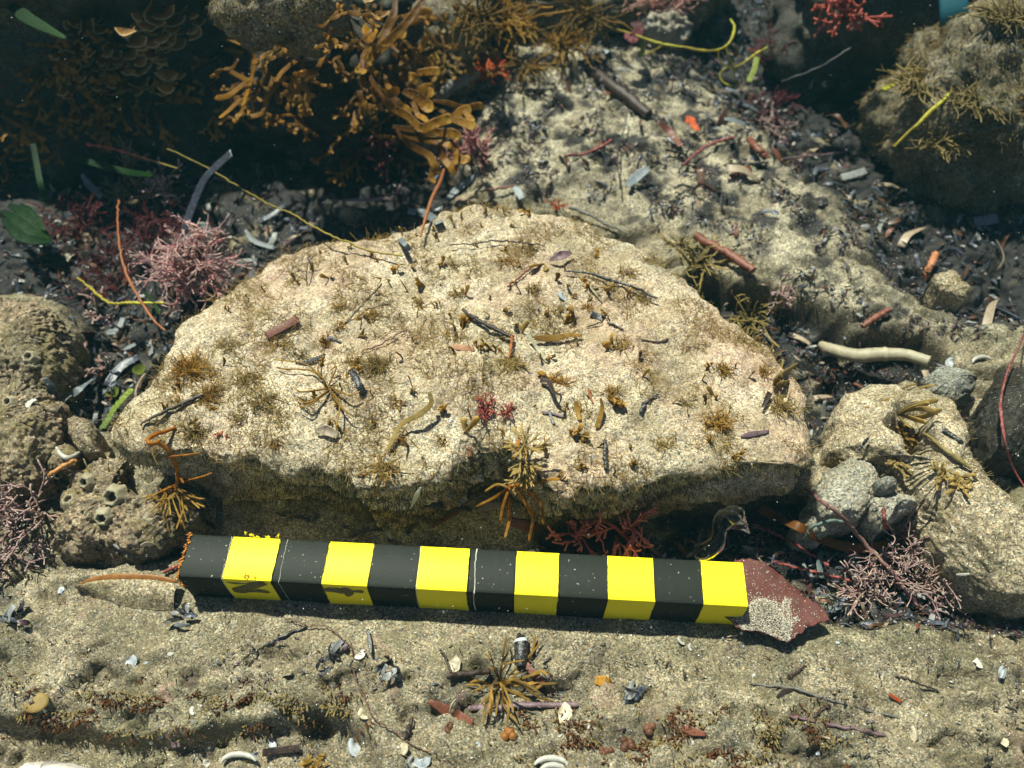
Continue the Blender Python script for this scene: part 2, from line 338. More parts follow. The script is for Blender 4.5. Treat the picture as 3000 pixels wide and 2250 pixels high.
def lump(name, m, pts, ztop, zbot, label, seed, **k):
    k.setdefault('amps', (.0018, .0012, .0007)); k.setdefault('jit', .6)
    return outline_rock(name, m, pts, ztop, zbot, label, nt_=k.pop('nt_', 260), nr=k.pop('nr', 50), seed=seed, **k)
lump('stone', M['rubble'], [(2385, 1440), (2420, 1370), (2500, 1335), (2560, 1345), (2580, 1400), (2600, 1440), (2560, 1470), (2540, 1500), (2460, 1510), (2400, 1500)], .016, -.02, 'pale angular limestone chunk between the slab corner and the rounded rock', 31, dome=.006, edge=.006, amps=(.0022, .0014, .0007))
lump('stone', M['rubble'], [(2535, 1455), (2580, 1440), (2640, 1450), (2695, 1458), (2700, 1475), (2650, 1490), (2630, 1510), (2600, 1530), (2555, 1490)], .017, -.02, 'white crumbly coral rubble piece below the green-grey pebble', 33, dome=.005, edge=.006, amps=(.0022, .0014, .0007))
lump('stone', M['rubble'], [(2330, 1520), (2370, 1495), (2440, 1505), (2450, 1530), (2420, 1560), (2350, 1555)], .006, -.02, 'small whitish stone beside the brown kelp strip', 35, dome=.004, edge=.006)
M['pebble'] = sandy('grey_pebble', [(.17, .18, .15), (.22, .225, .19), (.26, .26, .22)], film=.2, grain=1600, seed=41, contrast=.6)
lump('pebble', M['pebble'], [(2565, 1405), (2590, 1390), (2620, 1392), (2636, 1410), (2630, 1430), (2600, 1436), (2575, 1425)], .026, .008, 'smooth green-grey oval pebble among the pale rubble', 37, dome=.003, edge=.006, under_cut=.7, amps=(.001, .0003, .0001), cat='pebble')
lump('stone', M['oldrock'], [(188, 1225), (215, 1208), (250, 1220), (282, 1250), (275, 1290), (285, 1320), (240, 1318), (205, 1290)], .018, -.015, 'wedge-shaped tan stone with a yellowish rim, left of the slab tip', 43, dome=.003, edge=.004, amps=(.0015, .001, .0005))
lump('stone', M['oldrock'], [(128, 1345), (150, 1290), (200, 1300), (230, 1330), (215, 1360), (180, 1372), (140, 1368)], .012, -.015, 'flat tan stone under the wedge-shaped stone at left', 45, dome=.003, edge=.004, amps=(.0015, .001, .0005))
lump('barnacle_rock', M['oldrock'], [(-260, 860), (60, 855), (170, 880), (190, 950), (170, 1030), (190, 1070), (120, 1110), (60, 1130), (-260, 1120)], .015, -.03, 'rough brownish rock with pink crust at the left margin above the leaf litter', 47, nt_=420, nr=70, dome=.006, edge=.022, amps=(.006, .0035, .0014))
lump('barnacle_rock', M['oldrock'], [(-260, 1100), (-20, 1090), (70, 1085), (130, 1130), (160, 1180), (150, 1260), (130, 1330), (110, 1390), (-40, 1420), (-260, 1420)], .022, -.03, 'tan rock with an open white barnacle and dark right side, at the left margin', 49, nt_=420, nr=70, dome=.006, edge=.018, amps=(.006, .0035, .0014))
lump('barnacle_rock', M['oldrock'], [(210, 1380), (290, 1300), (380, 1330), (370, 1390), (410, 1450), (560, 1480), (540, 1560), (400, 1620), (240, 1600), (140, 1590), (170, 1450)], .010, -.02, 'lumpy encrusted rock dotted with barnacles below the slab tip', 51, nt_=460, nr=80, dome=.008, edge=.010, amps=(.006, .004, .0016))
lump('cobble', hard('white_cobble', (.52, .46, .40), (.66, .60, .54), 60, .5, .2), [(20, 2262), (60, 2232), (130, 2220), (210, 2226), (265, 2250), (260, 2330), (30, 2330)], .004, -.02, 'smooth whitish cobble cut by the lower left corner of the view', 53, dome=.006, edge=.010, amps=(.001, .0003, .0001), cat='pebble')
lump('stone', M['pebble'], [(2700, 1100), (2750, 1062), (2840, 1068), (2880, 1100), (2860, 1150), (2800, 1165), (2740, 1140)], .014, -.02, 'dull grey-green stone behind the rounded rock at right', 55, dome=.004, edge=.008)
lump('stone', M['rock'], [(2730, 800), (2790, 785), (2815, 800), (2800, 820), (2860, 850), (2830, 870), (2760, 845)], .010, -.02, 'small sandy stone near the orange reed stub at right', 57, dome=.004, edge=.006)
lump('stone', M['boulder'], [(2880, 1190), (2960, 1060), (3100, 1040), (3100, 1330), (2920, 1320)], .022, -.03, 'dark olive boulder behind the red stem at the right margin', 59, dome=.012, edge=.02, nt_=300)

import bmesh
def boulder(name, m, c, rad, label, seed, sub=6, amp=.18, rot=0., flatb=.0):
    bm = bmesh.new(); bmesh.ops.create_icosphere(bm, subdivisions=sub, radius=1); me = bpy.data.meshes.new(name); bm.to_mesh(me); bm.free()
    n = len(me.vertices); a = np.empty(n * 3); me.vertices.foreach_get('co', a); a = a.reshape(-1, 3)
    a = np.sign(a) * np.abs(a) ** .8; cr, sr = math.cos(rot), math.sin(rot); a = a * np.array(rad)
    a = np.column_stack([a[:, 0] * cr - a[:, 1] * sr, a[:, 0] * sr + a[:, 1] * cr, a[:, 2]]) + np.array(c)
    me.vertices.foreach_set('co', a.ravel()); me.polygons.foreach_set('use_smooth', [True] * len(me.polygons)); me.materials.append(m); me.update()
    o = bpy.data.objects.new(name, me); COL.objects.link(o); s = min(rad)
    displace(o, lambda p, nn: s * amp * (fbm(p, 1.1 / s, 4, seed) + .5 * fbm(p, 3.5 / s, 4, seed + 2)) + .003 * fbm(p, 150, 3, seed + 4))
    tag(o, label, 'rock'); GROUND.append(o); return recentre(o)
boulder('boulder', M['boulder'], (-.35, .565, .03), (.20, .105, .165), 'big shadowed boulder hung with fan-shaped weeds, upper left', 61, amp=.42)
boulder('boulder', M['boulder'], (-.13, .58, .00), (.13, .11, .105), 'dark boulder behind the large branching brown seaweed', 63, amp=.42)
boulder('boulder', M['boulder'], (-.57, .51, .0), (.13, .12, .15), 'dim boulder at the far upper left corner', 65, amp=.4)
boulder('cobble', M['fuzzy'], tuple(P(830, 10, .11)), (.035, .028, .022), 'sunlit sandy cobble with a green patch on top of the dark boulder', 67, sub=5, amp=.3)
boulder('boulder', M['fuzzy'], (-.055, .535, .03), (.035, .04, .045), 'grey rounded stone right of the branching brown seaweed', 69, sub=5, amp=.25)
boulder('boulder', M['fuzzy'], tuple(P(2870, 330, .02)), (.062, .055, .062), 'tan fuzzy boulder under the yellow stem, upper right', 71, amp=.4, rot=.5)
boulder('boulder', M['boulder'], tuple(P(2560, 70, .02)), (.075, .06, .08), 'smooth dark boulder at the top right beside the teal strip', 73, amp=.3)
boulder('boulder', M['fuzzy'], tuple(P(3120, 120, .02)), (.10, .09, .09), 'brown weedy boulder in the upper right corner', 75, amp=.4)
boulder('boulder', M['fuzzy'], tuple(P(1620, -60, .02)), (.14, .06, .035), 'low sandy ridge with hanging yellow-brown weed at the top edge', 77, amp=.4)
boulder('stone', M['rubble'], tuple(P(1935, 70, .012)), (.022, .018, .014), 'pale stone below the pink weed at the top edge', 79, sub=5, amp=.4)

# one search tree over the solid surfaces, for setting things down on them
VV, FF = [], []
for o in GROUND:
    n = len(VV); L = o.location
    VV += [v.co + L for v in o.data.vertices]; FF += [tuple(i + n for i in p.vertices) for p in o.data.polygons]
BVH = BVHTree.FromPolygons(VV, FF); del VV, FF
def hit(px, py):
    d = ray(px, py).normalized(); p, n, i, t = BVH.ray_cast(Vector((0, 0, CAM_H)), d)
    return (p, n) if p else (P(px, py), Vector((0, 0, 1)))
def drop(x, y):
    p, n, i, t = BVH.ray_cast(Vector((x, y, .33)), Vector((0, 0, -1)))
    return (p, n) if p else (Vector((x, y, 0)), Vector((0, 0, 1)))
SBVH = BVHTree.FromPolygons([v.co for v in seabed.data.vertices], [tuple(p.vertices) for p in seabed.data.polygons])
def dropg(x, y):                                           # the same on the seabed alone; None where a rock covers it
    p, n = drop(x, y); q, m_, i, t = SBVH.ray_cast(Vector((x, y, 1)), Vector((0, 0, -1)))
    return (None, None) if p.z > q.z + .004 else (p, n)
def on(px, py, lift=0.):                                   # a point `lift` above the surface seen at that photo pixel
    p, n = hit(px, py); return P(px, py, p.z + lift)

# ------------------------------------------------------------------ scale bar
def paint(name, col, wear, wearcol, rough, spec=.3):
    s = NT(name); s.pos = s.obj()
    c = s.mix(s.ramp(s.noise(55, 4, .6), [(.35, G3(0)), (.7, G3(.22))]), col, tuple(x * .8 for x in col))
    c = s.mix(s.ramp(s.noise(800, 1, .5), [(.74, G3(0)), (.78, G3(wear))]), c, wearcol)
    s.l(c, s.b.inputs['Base Color']); s.b.inputs['Roughness'].default_value = rough; s.b.inputs['Specular IOR Level'].default_value = spec
    s.l(s.bump(s.noise(380, 4, .6), .25, .0004), s.b.inputs['Normal']); return s.m
M['yellow'] = paint('yellow_paint', (.86, .70, .012), .5, (.35, .22, .04), .5, .2)
M['black'] = paint('black_paint', (.011, .0145, .0105), .8, (.42, .42, .36), .55, .14)
M['edgewhite'] = hard('worn_white_edge', (.35, .34, .28), (.6, .58, .5), 900, .6, .3)
M['rust'] = hard('orange_rust', (.30, .09, .01), (.55, .22, .03), 900, .8, .8)
M['ink'] = hard('smudged_ink', (.03, .028, .01), (.16, .13, .02), 700, .6, .2)
BW = .0203
b0, b1 = P(519, 1690, BW), P(2192, 1779, BW)
bax = (b1 - b0).normalized(); bay = Vector((-bax.y, bax.x, 0))
bar = thing('scale_bar', 'black and yellow banded square scale bar lying in front of the slab', 'scale bar', (b0.x, b0.y, 0))
cuts = [519, 647, 793, 940, 1076, 1216, 1368, 1506, 1637, 1780, 1921, 2061, 2192]
def along(px):
    y = 1690 + (px - 519) / (2192 - 519) * 89; return (P(px, y, BW) - b0).dot(bax)
cs = [along(c) for c in cuts]
def barpt(u, v, z): q = bax * u + bay * v; return (q.x, q.y, z)
def band(u0, u1, m, name, first=False, last=False):
    mb = MB(); n = 14; bv = .0016
    prof = [(0, -.001), (0, BW - bv), (bv * .3, BW - bv * .3), (bv, BW), (BW - bv, BW), (BW - bv * .3, BW - bv * .3), (BW, BW - bv), (BW, -.001)]
    us = np.linspace(u0, u1, n); vs = []
    for i, u in enumerate(us):
        for k, (v, z) in enumerate(prof):
            j = rng.uniform(-.00005, .00005); e = rng.uniform(-.0004, .0004) if i in (0, n - 1) and not (first or last) else 0
            vs.append(barpt(u + e * .5, v + j * .5, z + j * .5))
    k = len(prof); fs = [(i * k + a, i * k + (a + 1) % k, (i + 1) * k + (a + 1) % k, (i + 1) * k + a) for i in range(n - 1) for a in range(k)]
    if first: fs.append(tuple(range(k - 1, -1, -1)))
    if last: fs.append(tuple((n - 1) * k + a for a in range(k)))
    mb.add(vs, fs); o = mb.build(name, m, bar); o.data.set_sharp_from_angle(angle=.6); return o
BANDS = []
for i in range(12):
    BANDS.append(band(cs[i] + (.0002 if i else 0), cs[i + 1] - (.0002 if i < 11 else 0), M['yellow'] if i % 2 else M['black'], 'yellow_band' if i % 2 else 'black_band', i == 0, i == 11))
def ridge(u, m, name, w_=.0005, pts=None):                 # a thin worn line across the top and down the front
    mb = MB(); path = []
    for v, z in [(BW * .97, BW), (BW * .5, BW), (.0012, BW), (0, BW - .0014), (0, BW * .5), (0, .001)]:
        path.append(barpt(u + rng.uniform(-.00035, .00035), v, z))
    p = spline(path, 40); p += np.array([[rng.gauss(0, .00012), 0, rng.gauss(0, .00008)] for _ in p]); tube(mb, p, [w_, w_ * .5, w_ * .9, w_ * .6, w_], 5); return mb.build(name, m, bar)
for i in range(1, 12): ridge(cs[i], M['edgewhite'] if i in (1, 5) else M['black'], 'seam', .00016)
ridge(cs[6] + .0028, M['edgewhite'], 'white_groove', .00034); ridge(cs[2] + .003, M['edgewhite'], 'white_groove', .00012)
mb = MB()
for k in range(60):                                        # rusty rim flaking round the left end
    u = k / 59; v, z = (BW * (1 - u / .75), BW) if u < .75 else (0, BW * (1 - (u - .75) * 2.2))
    p = Vector(barpt(rng.uniform(-.0006, .0003), v, z + rng.uniform(-.0003, .0004))); tube(mb, [p, p + rvec(.0007)], [.0005, .0003], 5)
mb.build('rusty_rim', M['rust'], bar)
mb = MB()
for k in range(9):
    p = Vector(barpt(cs[1] + rng.uniform(.005, .021), BW + rng.uniform(-.0006, .0006), BW - .0003)); strap(mb, [p, p + rvec(.0006), p + rvec(.001)], [.0008, .0006], .0002)
mb.build('paint_flakes', M['yellow'], bar)
mb = MB()
for k in range(22):
    p = Vector(barpt(cs[1] + .0115 + rng.gauss(0, .0015), .0016 + abs(rng.gauss(0, .0007)), BW + .0002)); tube(mb, [p, p + rvec(.0006)], .00014, 4)
mb.build('rust_speck', M['rust'], bar)
def stroke(mb, pts, wd):                                   # brush stroke on the front face, given in photo pixels of the face
    q = []
    for x, y in pts:
        X = 480 + x / 2.458; Y = 1520 + y / 2.458; d = ray(X, Y); o_ = Vector((0, 0, CAM_H)) - b0
        t = -o_.dot(bay) / d.dot(bay); q.append(Vector((0, 0, CAM_H)) + d * t - bay * .00025)
    p = spline(q, 18) - np.array(bar.location); strap(mb, p, [x * 1.3 for x in wd], .0002, up=tuple(-bay))
mb = MB(); stroke(mb, [(452, 452), (520, 462), (600, 458), (660, 452), (722, 455)], [.0006, .0012, .0010, .0016, .003]); stroke(mb, [(722, 458), (660, 476), (590, 495), (520, 508), (500, 512)], [.0028, .0036, .0038, .0030, .002]); stroke(mb, [(505, 514), (560, 522), (620, 520), (690, 516), (765, 528)], [.0018, .0024, .0010, .0026, .0020])
mb.build('painted_numeral', M['ink'], BANDS[1])
mb = MB(); stroke(mb, [(1160, 512), (1220, 508), (1290, 520), (1320, 528)], [.0020, .0040, .0040, .0020]); stroke(mb, [(1290, 488), (1315, 505), (1330, 530), (1325, 555)], [.0014, .0030, .0036, .0012]); stroke(mb, [(1300, 524), (1370, 520), (1440, 522)], [.0012, .0012, .0026])
mb.build('painted_numeral', M['ink'], BANDS[3])
# ------------------------------------------------------------------ weeds: materials and growth
GO = weed('golden_weed', (.09, .032, .004), (.36, .18, .018), .5, .35, .75, rim=(.5, .32, .06))
PD = weed('fan_weed', (.075, .033, .007), (.24, .115, .02), .35, .45, .7, rim=(.58, .48, .25))
DK = weed('dark_brown_weed', (.09, .04, .008), (.34, .175, .03), .4, .45, .7)
BR = weed('brown_weed', (.09, .05, .012), (.26, .16, .035), .4)
OL = weed('olive_weed', (.24, .165, .045), (.52, .38, .12), .5, dust=.25)
TA = weed('amber_weed', (.24, .13, .022), (.50, .31, .065), .5)
OR = weed('orange_weed', (.36, .11, .008), (.44, .24, .03), .4, var=.8)
PK = weed('pink_weed', (.16, .042, .052), (.56, .215, .235), .25, .75, dust=.6, rim=(.62, .42, .40))
DP = weed('dusty_pink_weed', (.11, .06, .058), (.33, .20, .19), .15, .8, dust=.75, rim=(.48, .36, .33))
CR = weed('coral_red_weed', (.36, .07, .06), (.66, .23, .20), .2, .55, dust=.15)
MA = weed('maroon_weed', (.035, .010, .012), (.13, .028, .032), .2)
GR = weed('green_blade', (.004, .02, .004), (.012, .05, .006), .35, .5, var=.8)
LG = weed('pale_green_weed', (.20, .25, .05), (.38, .44, .12), .4)
YG = weed('yellow_stem', (.28, .22, .03), (.50, .48, .06), .3, .5, var=.8)
RO = weed('scarlet_weed', (.34, .045, .01), (.58, .11, .02), .3, dust=.25)
RS = weed('red_stem', (.14, .028, .028), (.28, .06, .06), .1, .6, dust=.4)
RU = weed('rusty_stalk', (.20, .07, .025), (.34, .13, .05), .1, .5)
GT = weed('turf', (.13, .10, .035), (.42, .33, .14), .5, .6)
NV = hard('dark_blade', (.008, .009, .012), (.04, .04, .06), 500, .35, .3, spots=(.16, .18, .22))
def K(c, r): return lambda x, y: (c * 1000 + x / 2.212, r * 750 + y / 2.212)
def mpp(p): return (p - Vector((0, 0, CAM_H))).dot(Vector((0, ST, -CT))) / FPX   # metres per photo pixel at a point
def path3(k, pts, lift, n=24):                             # control points over the surfaces, lifted; lift may vary along the path
    L = lift if isinstance(lift, (list, tuple)) else [lift] * len(pts)
    return spline([on(*k(x, y), l) for (x, y), l in zip(pts, L)], n)
def pathz(k, pts, z, n=24):
    Z = z if isinstance(z, (list, tuple)) else [z] * len(pts)
    return spline([P(*k(x, y), q) for (x, y), q in zip(pts, Z)], n)
def bush(mb, p, d, L, r, depth=2, kids=3, spread=.7, sides=5, t=0., dt=.34, droop=0., knob=.0):
    d = d.normalized(); q = p.copy(); pts = [q.copy()]; dd = d.copy()
    for i in range(4):
        dd = (dd + rvec(.16) + Vector((0, 0, -droop))).normalized(); q = q + dd * L / 4; pts.append(q.copy())
    tube(mb, spline(pts, 7), [r, r * .85, r * (.8 if depth else .95)], sides, t, min(1, t + dt), wob=knob)
    if depth:
        for i in range(kids):
            s = pts[rng.choice([2, 3, 4, 4])]; c = (dd + rvec(spread)).normalized()
            bush(mb, s, c, L * rng.uniform(.5, .85), r * .82, depth - 1, kids, spread, sides, min(.95, t + dt), dt, droop, knob)
def coralline(name, m, px, py, ext, label, group=None, n=9, depth=2, kids=3, r=.0007, lift=0., up=(0, -.3, 1), sides=5, knob=.15, spread=.7, cone=.75, cat='seaweed', wide=1.):
    b = on(px, py, lift); L = ext * mpp(b) * .42; root = thing(name, label, cat, b, group)
    for i in range(n):
        mb = MB(); d = (Vector(up).normalized() + rvec(cone)).normalized(); d.x *= wide; d.z = abs(d.z) * .8 + .1
        bush(mb, Vector((rng.gauss(0, L * .18 * wide), rng.gauss(0, L * .12), -.001)), d, L * rng.uniform(.6, 1.1), r * rng.uniform(.8, 1.2), depth, kids, spread, sides, knob=knob)
        mb.build('branch', m, root)
    return root
def tuft(name, m, px, py, ext, label, group=None, n=40, r=.00017, cat='seaweed', flat=None, up=(0, -.15, 1), cone=.8, fork=.5, single=True, lift=0., curl=.5):
    n = int(n * 2.2) if not flat and single else n; b = on(px, py, lift); L = ext * mpp(b) * .60; mb = MB(); root = thing(name, label, cat, b, group) if not single else None
    lean = Vector((rng.gauss(0, .8), rng.gauss(-.2, .7), .25)); limp = single or flat
    for i in range(n):
        d = (Vector(up).normalized() * (.35 if limp else 1) + rvec(cone) + lean * (.6 if limp else 0)).normalized(); d.z = abs(d.z) * (.55 if limp else .7) + .06
        p = Vector((rng.gauss(0, L * (.30 if limp else .18)), rng.gauss(0, L * (.22 if limp else .14)), -.0004)); pts = [p.copy()]; l = L * rng.uniform(.3, 1.15); bend = rvec(curl * .8)
        for k in range(4):
            d = (d + bend * .4 + rvec(.2) + Vector((0, 0, -.12 * k if limp else -.04))).normalized(); p = p + d * l / 4; p.z = max(p.z, .0004 + .0002 * (i % 4)) if limp else p.z; pts.append(p.copy())
        if flat: strap(mb, spline(pts, 9), [flat * .5, flat, flat * .9], .00025, up=(rng.uniform(-.4, .4), -.5, 1))
        else: q_ = r * rng.uniform(.6, 1.4); tube(mb, spline(pts, 8), [q_, q_, q_ * .5], 4)
        if rng.random() < fork:
            q = pts[rng.choice([1, 2])]; e = (d + rvec(.6)).normalized(); e.z = abs(e.z) * .5; pp = [q, q + e * l * .25, q + (e + rvec(.3)) * l * .45]
            if flat: strap(mb, spline(pp, 7), [flat * .6, flat * .8], .00025, .5, up=(0, -.5, 1))
            else: tube(mb, spline(pp, 6), [r * .8, r * .4], 4, .5, 1)
        if not single and (i % 5 == 4 or i == n - 1): mb.build('frond', m, root); mb = MB()
    if single:
        o = mb.build(name, m); o.location = b; return tag(o, label, cat, group)
    return root
def stalk(name, m, path, r, label, cat='seaweed', sides=7, group=None, wob=0.):
    mb = MB(); path = np.asarray(path); tube(mb, path + np.array([[rng.gauss(0, 1) for _ in range(3)] for _ in path]) * .00022, r, sides, wob=max(wob, .2)); return finish(mb, name, m, label, cat, group)
def blade(name, m, path, wd, label, cat='seaweed', th=.00022, group=None, up=(0, -.5, 1), curl=0., twist=0., ruff=0., tip=True):
    mb = MB(); strap(mb, path, wd, th, up=up, curl=curl, twist=twist, ruff=ruff, tip=tip); return finish(mb, name, m, label, cat, group)

# --- the large branching brown seaweed hanging over the boulder edge
k = K(1, 0); base = P(1110, 190, .06)
dic = thing('branching_seaweed', 'large golden brown seaweed with forked strap fronds hanging from the dark boulder', 'seaweed', base)
def wave(p, a):                                            # gentle undulation along a frond
    n = len(p); f1, f2 = rng.uniform(5, 9), rng.uniform(6, 11); h = rng.random() * 6; t = np.linspace(0, 1, n); e = np.minimum(1, t * 4)
    return p + np.column_stack([np.sin(f1 * t + h) * .6, np.cos(f2 * t + h) * .5, np.sin(f2 * t)]) * (a * e)[:, None]
def frond(pts, z, w_, forks=(), name='frond'):
    mb = MB(); p = pathz(k, pts, z, 26); wpx = w_ / 2.212 * .00023; p = wave(p, .0011)
    n = len(p); strap(mb, p, [wpx * .35, wpx * .7, wpx * .8, wpx * .95, wpx], .00022, up=(rng.uniform(-.3, .3), -.7, .7), curl=rng.uniform(-.08, .16), twist=rng.uniform(-1.1, 1.1), ruff=.10)
    for f in forks:
        q = pathz(k, f, [z[-1] if isinstance(z, list) else z] * len(f), 14); strap(mb, q, [wpx * .6, wpx * .85, wpx], .00022, .5, 1, up=(rng.uniform(-.3, .3), -.7, .7), curl=rng.uniform(0, .1))
    return under(mb.build(name, GO), dic)
FR = [([(350, -20), (345, 100), (300, 200), (200, 330), (150, 420), (120, 500)], [.085, .08, .075, .07, .062, .06], 70, ()), ([(540, -10), (480, 80), (380, 180), (260, 320), (170, 430)], [.09, .085, .08, .07, .062], 62, ()),
      ([(150, 420), (250, 620), (340, 700), (440, 750), (520, 830), (620, 800), (720, 765)], [.06, .055, .05, .048, .045, .045, .045], 62, [[(720, 765), (780, 720), (845, 705)], [(715, 770), (790, 795), (872, 825)]]),
      ([(330, 820), (480, 850), (620, 850), (710, 865), (765, 910)], [.045, .042, .04, .04, .038], 60, ()), ([(370, 860), (500, 905), (620, 905), (700, 950), (742, 995)], [.042, .038, .036, .034, .03], 62, ()),
      ([(360, 840), (400, 900), (470, 950), (560, 1000), (600, 1080), (638, 1135)], [.044, .04, .036, .032, .028, .024], 52, ()), ([(590, 890), (650, 980), (690, 1060), (735, 1125)], [.036, .032, .028, .024], 56, ()), ([(690, 950), (760, 1020), (832, 1012)], [.034, .03, .03], 60, [[(740, 1000), (790, 1040), (805, 1060)]]),
      ([(130, 480), (150, 380), (190, 310), (170, 240), (143, 165)], [.06, .064, .068, .072, .076], 52, [[(180, 280), (205, 215), (218, 182)]]), ([(170, 430), (230, 320), (300, 260), (350, 205), (402, 160)], [.062, .066, .068, .07, .074], 60, [[(320, 245), (380, 225), (420, 235)]]),
      ([(370, 190), (390, 140), (470, 108), (602, 110)], [.076, .074, .07, .066], 92, ()), ([(420, 340), (480, 325), (535, 295), (562, 222)], [.06, .06, .06, .064], 44, ()), ([(330, 350), (480, 372), (560, 395), (632, 372)], [.058, .055, .052, .05], 66, [[(540, 390), (600, 405), (632, 410)]]), ([(260, 440), (400, 450), (520, 470), (645, 475)], [.056, .054, .05, .05], 50, [[(520, 468), (590, 455), (640, 462)]]),
      ([(380, 470), (420, 505), (485, 530)], [.055, .052, .05], 80, ()), ([(420, 545), (500, 585), (605, 580)], [.052, .048, .046], 74, [[(500, 585), (560, 600), (600, 610)]]), ([(400, 590), (500, 645), (606, 700)], [.05, .047, .044], 82, ()), ([(590, 650), (720, 685), (830, 690), (925, 702)], [.048, .046, .045, .045], 46, [[(780, 700), (830, 760), (850, 790)]]),
      ([(110, 470), (150, 530), (175, 578)], [.058, .054, .05], 56, ()), ([(170, 590), (270, 605), (372, 600)], [.054, .05, .05], 78, ()), ([(320, 640), (390, 690), (450, 752)], [.05, .048, .046], 62, ()), ([(150, 440), (220, 470), (238, 470)], [.062, .06, .06], 46, ()), ([(0, 270), (30, 320), (70, 270)], [.064, .064, .064], 50, ()), ([(270, 480), (300, 540), (310, 590)], [.058, .056, .054], 36, ()),
      ([(380, 440), (410, 400), (435, 380)], [.06, .06, .06], 40, ()), ([(100, 590), (140, 660), (155, 720)], [.048, .044, .04], 50, ()), ([(430, 640), (490, 720), (550, 800)], [.046, .044, .042], 40, ()), ([(600, 700), (680, 740), (800, 760), (855, 790)], [.043, .042, .042, .042], 40, ()), ([(610, 1010), (590, 1110), (592, 1200)], [.03, .026, .022], 38, ()), ([(700, 900), (735, 960), (745, 1060)], [.036, .034, .03], 34, ())]
for f in FR: frond(*f)
mb = MB(); tube(mb, pathz(k, [(665, 1100), (640, 1180), (590, 1280), (550, 1400), (512, 1535)], [.030, .034, .040, .050, .052]), [.0009, .0012, .0010, .0005], 7); finish(mb, 'stalk', RU, 'thin rusty stalk hanging from the forked seaweed onto the slab top', 'seaweed')

# --- fan weeds on the boulder
def fan(mb, p, d, R, cup=.35, half=1.0):
    d = d.normalized(); s = d.cross(Vector((rng.uniform(-.3, .3), -.6, 1))).normalized(); nn = s.cross(d); A, B = 13, 7; fr = rng.uniform(2, 4); ph = rng.random() * 6; vs, ts = [], []
    for lay in (0, 1):
        for i in range(B + 1):
            r = R * (.06 + .94 * i / B)
            for j in range(A + 1):
                a = (j / A * 2 - 1) * half; x = math.cos(a) * r; y = math.sin(a) * r; zz = cup * r * (1 - math.cos(a * 1.2)) + .10 * R * math.sin(fr * a + ph) * i / B - .10 * R * (i / B) ** 2
                vs.append(p + d * x + s * y + nn * (zz - lay * .00025)); ts.append(i / B)
    n = (A + 1) * (B + 1); fs = []
    for lay in (0, 1):
        for i in range(B):
            for j in range(A):
                q = lay * n + i * (A + 1) + j; f = (q, q + 1, q + A + 2, q + A + 1); fs.append(f if lay == 0 else f[::-1])
    mb.add(vs, fs, ts)
def fans(x0, y0, x1, y1, n, R, label, k=K(0, 0), out=.01):
    c = on(*k((x0 + x1) / 2, (y0 + y1) / 2), .004); root = thing('fan_weed', label, 'seaweed', c)
    for i in range(n):
        x, y = rng.uniform(x0, x1), rng.uniform(y0, y1); h, nr = hit(*k(x, y)); d = Vector((rng.gauss(0, .6), -.5 - .5 * rng.random(), -.25 + rng.gauss(0, .35))); mb = MB()
        fan(mb, P(*k(x, y), h.z) + Vector((0, -rng.uniform(.3, 1) * out, rng.uniform(0, .6) * out)), d, R * rng.uniform(.6, 1.15), rng.uniform(.1, .5), rng.uniform(.6, 1.2)); under(mb.build('fan', PD), root)
fans(930, 90, 1180, 420, 44, .0080, 'ruffled brown fan weed mass with thin pale rims, brightest one on the boulder', out=.030)
fans(1150, 100, 1330, 260, 10, .0075, 'small group of brown rimmed fans to the right of the brightest fan cluster', out=.022)
fans(440, 290, 830, 540, 44, .0055, 'ragged brown fan weed at the left, low on the dark boulder', out=.022)
fans(860, 470, 1130, 580, 9, .0085, 'dim greyish fans with thin pale rims below the bright fan cluster', out=.010)
fans(480, 40, 720, 220, 8, .009, 'faint dark fans high on the left of the boulder')
fans(50, 0, 300, 80, 9, .007, 'pale-rimmed brown fans at the top edge above the forked seaweed', K(1, 0), out=.015)
# --- dense dark brown weed covering the boulders
def thicket(x0, y0, x1, y1, n, label, m, wd=.0029, L=.028, out=.034):
    c = on((x0 + x1) / 2, (y0 + y1) / 2, .004); root = thing('brown_thicket', label, 'seaweed', c)
    for i in range(int(n * 1.5)):
        h, nr = hit(rng.uniform(x0, x1), rng.uniform(y0, y1)); p = h + Vector((0, -rng.uniform(0, .5) * out, 0)); d = Vector((rng.gauss(0, .8), -.7, -.35 + rng.gauss(0, .5))).normalized(); l = L * rng.uniform(.5, 1.1); mb = MB()
        def grow(p, d, l, w_, k, t):
            e = (d + rvec(.3)).normalized(); q = p + d * l * .5; r2 = q + e * l * .5
            strap(mb, spline([p, q, r2], 8), [w_ * .7, w_, w_], .00022, t, min(1, t + .4), up=(rng.uniform(-.5, .5), -.7, .6), twist=rng.uniform(-.6, .6))
            if k:
                for s_ in (-1, 1): grow(r2, (e + Vector((s_ * rng.uniform(.3, .8), rng.gauss(0, .2), rng.gauss(0, .35)))).normalized(), l * .6, w_ * .9, k - 1, min(.9, t + .35))
        grow(p, d, l * .5, wd * rng.uniform(.6, 1.1), 2, 0.); under(mb.build('frond', m), root)
for a in [(900, 0, 1300, 250, 30, 'dense dark brown weed behind the top of the forked seaweed', DK), (960, 250, 1250, 480, 22, 'dark brown weed in the shade under the forked seaweed', DK), (120, 60, 420, 260, 30, 'dark brown weed thicket at the upper left between the fans', DK), (620, 90, 960, 330, 26, 'dark brown weed thicket around the narrow orange brown fronds', DK), (0, 230, 220, 430, 18, 'shaded brown weed at the left margin below the upper left corner', DK), (250, 180, 560, 330, 22, 'shaded brown weed hanging under the left fan weeds', DK), (1230, 20, 1500, 180, 20, 'brown weed on the rocks right of the forked seaweed', BR)]: thicket(*a)
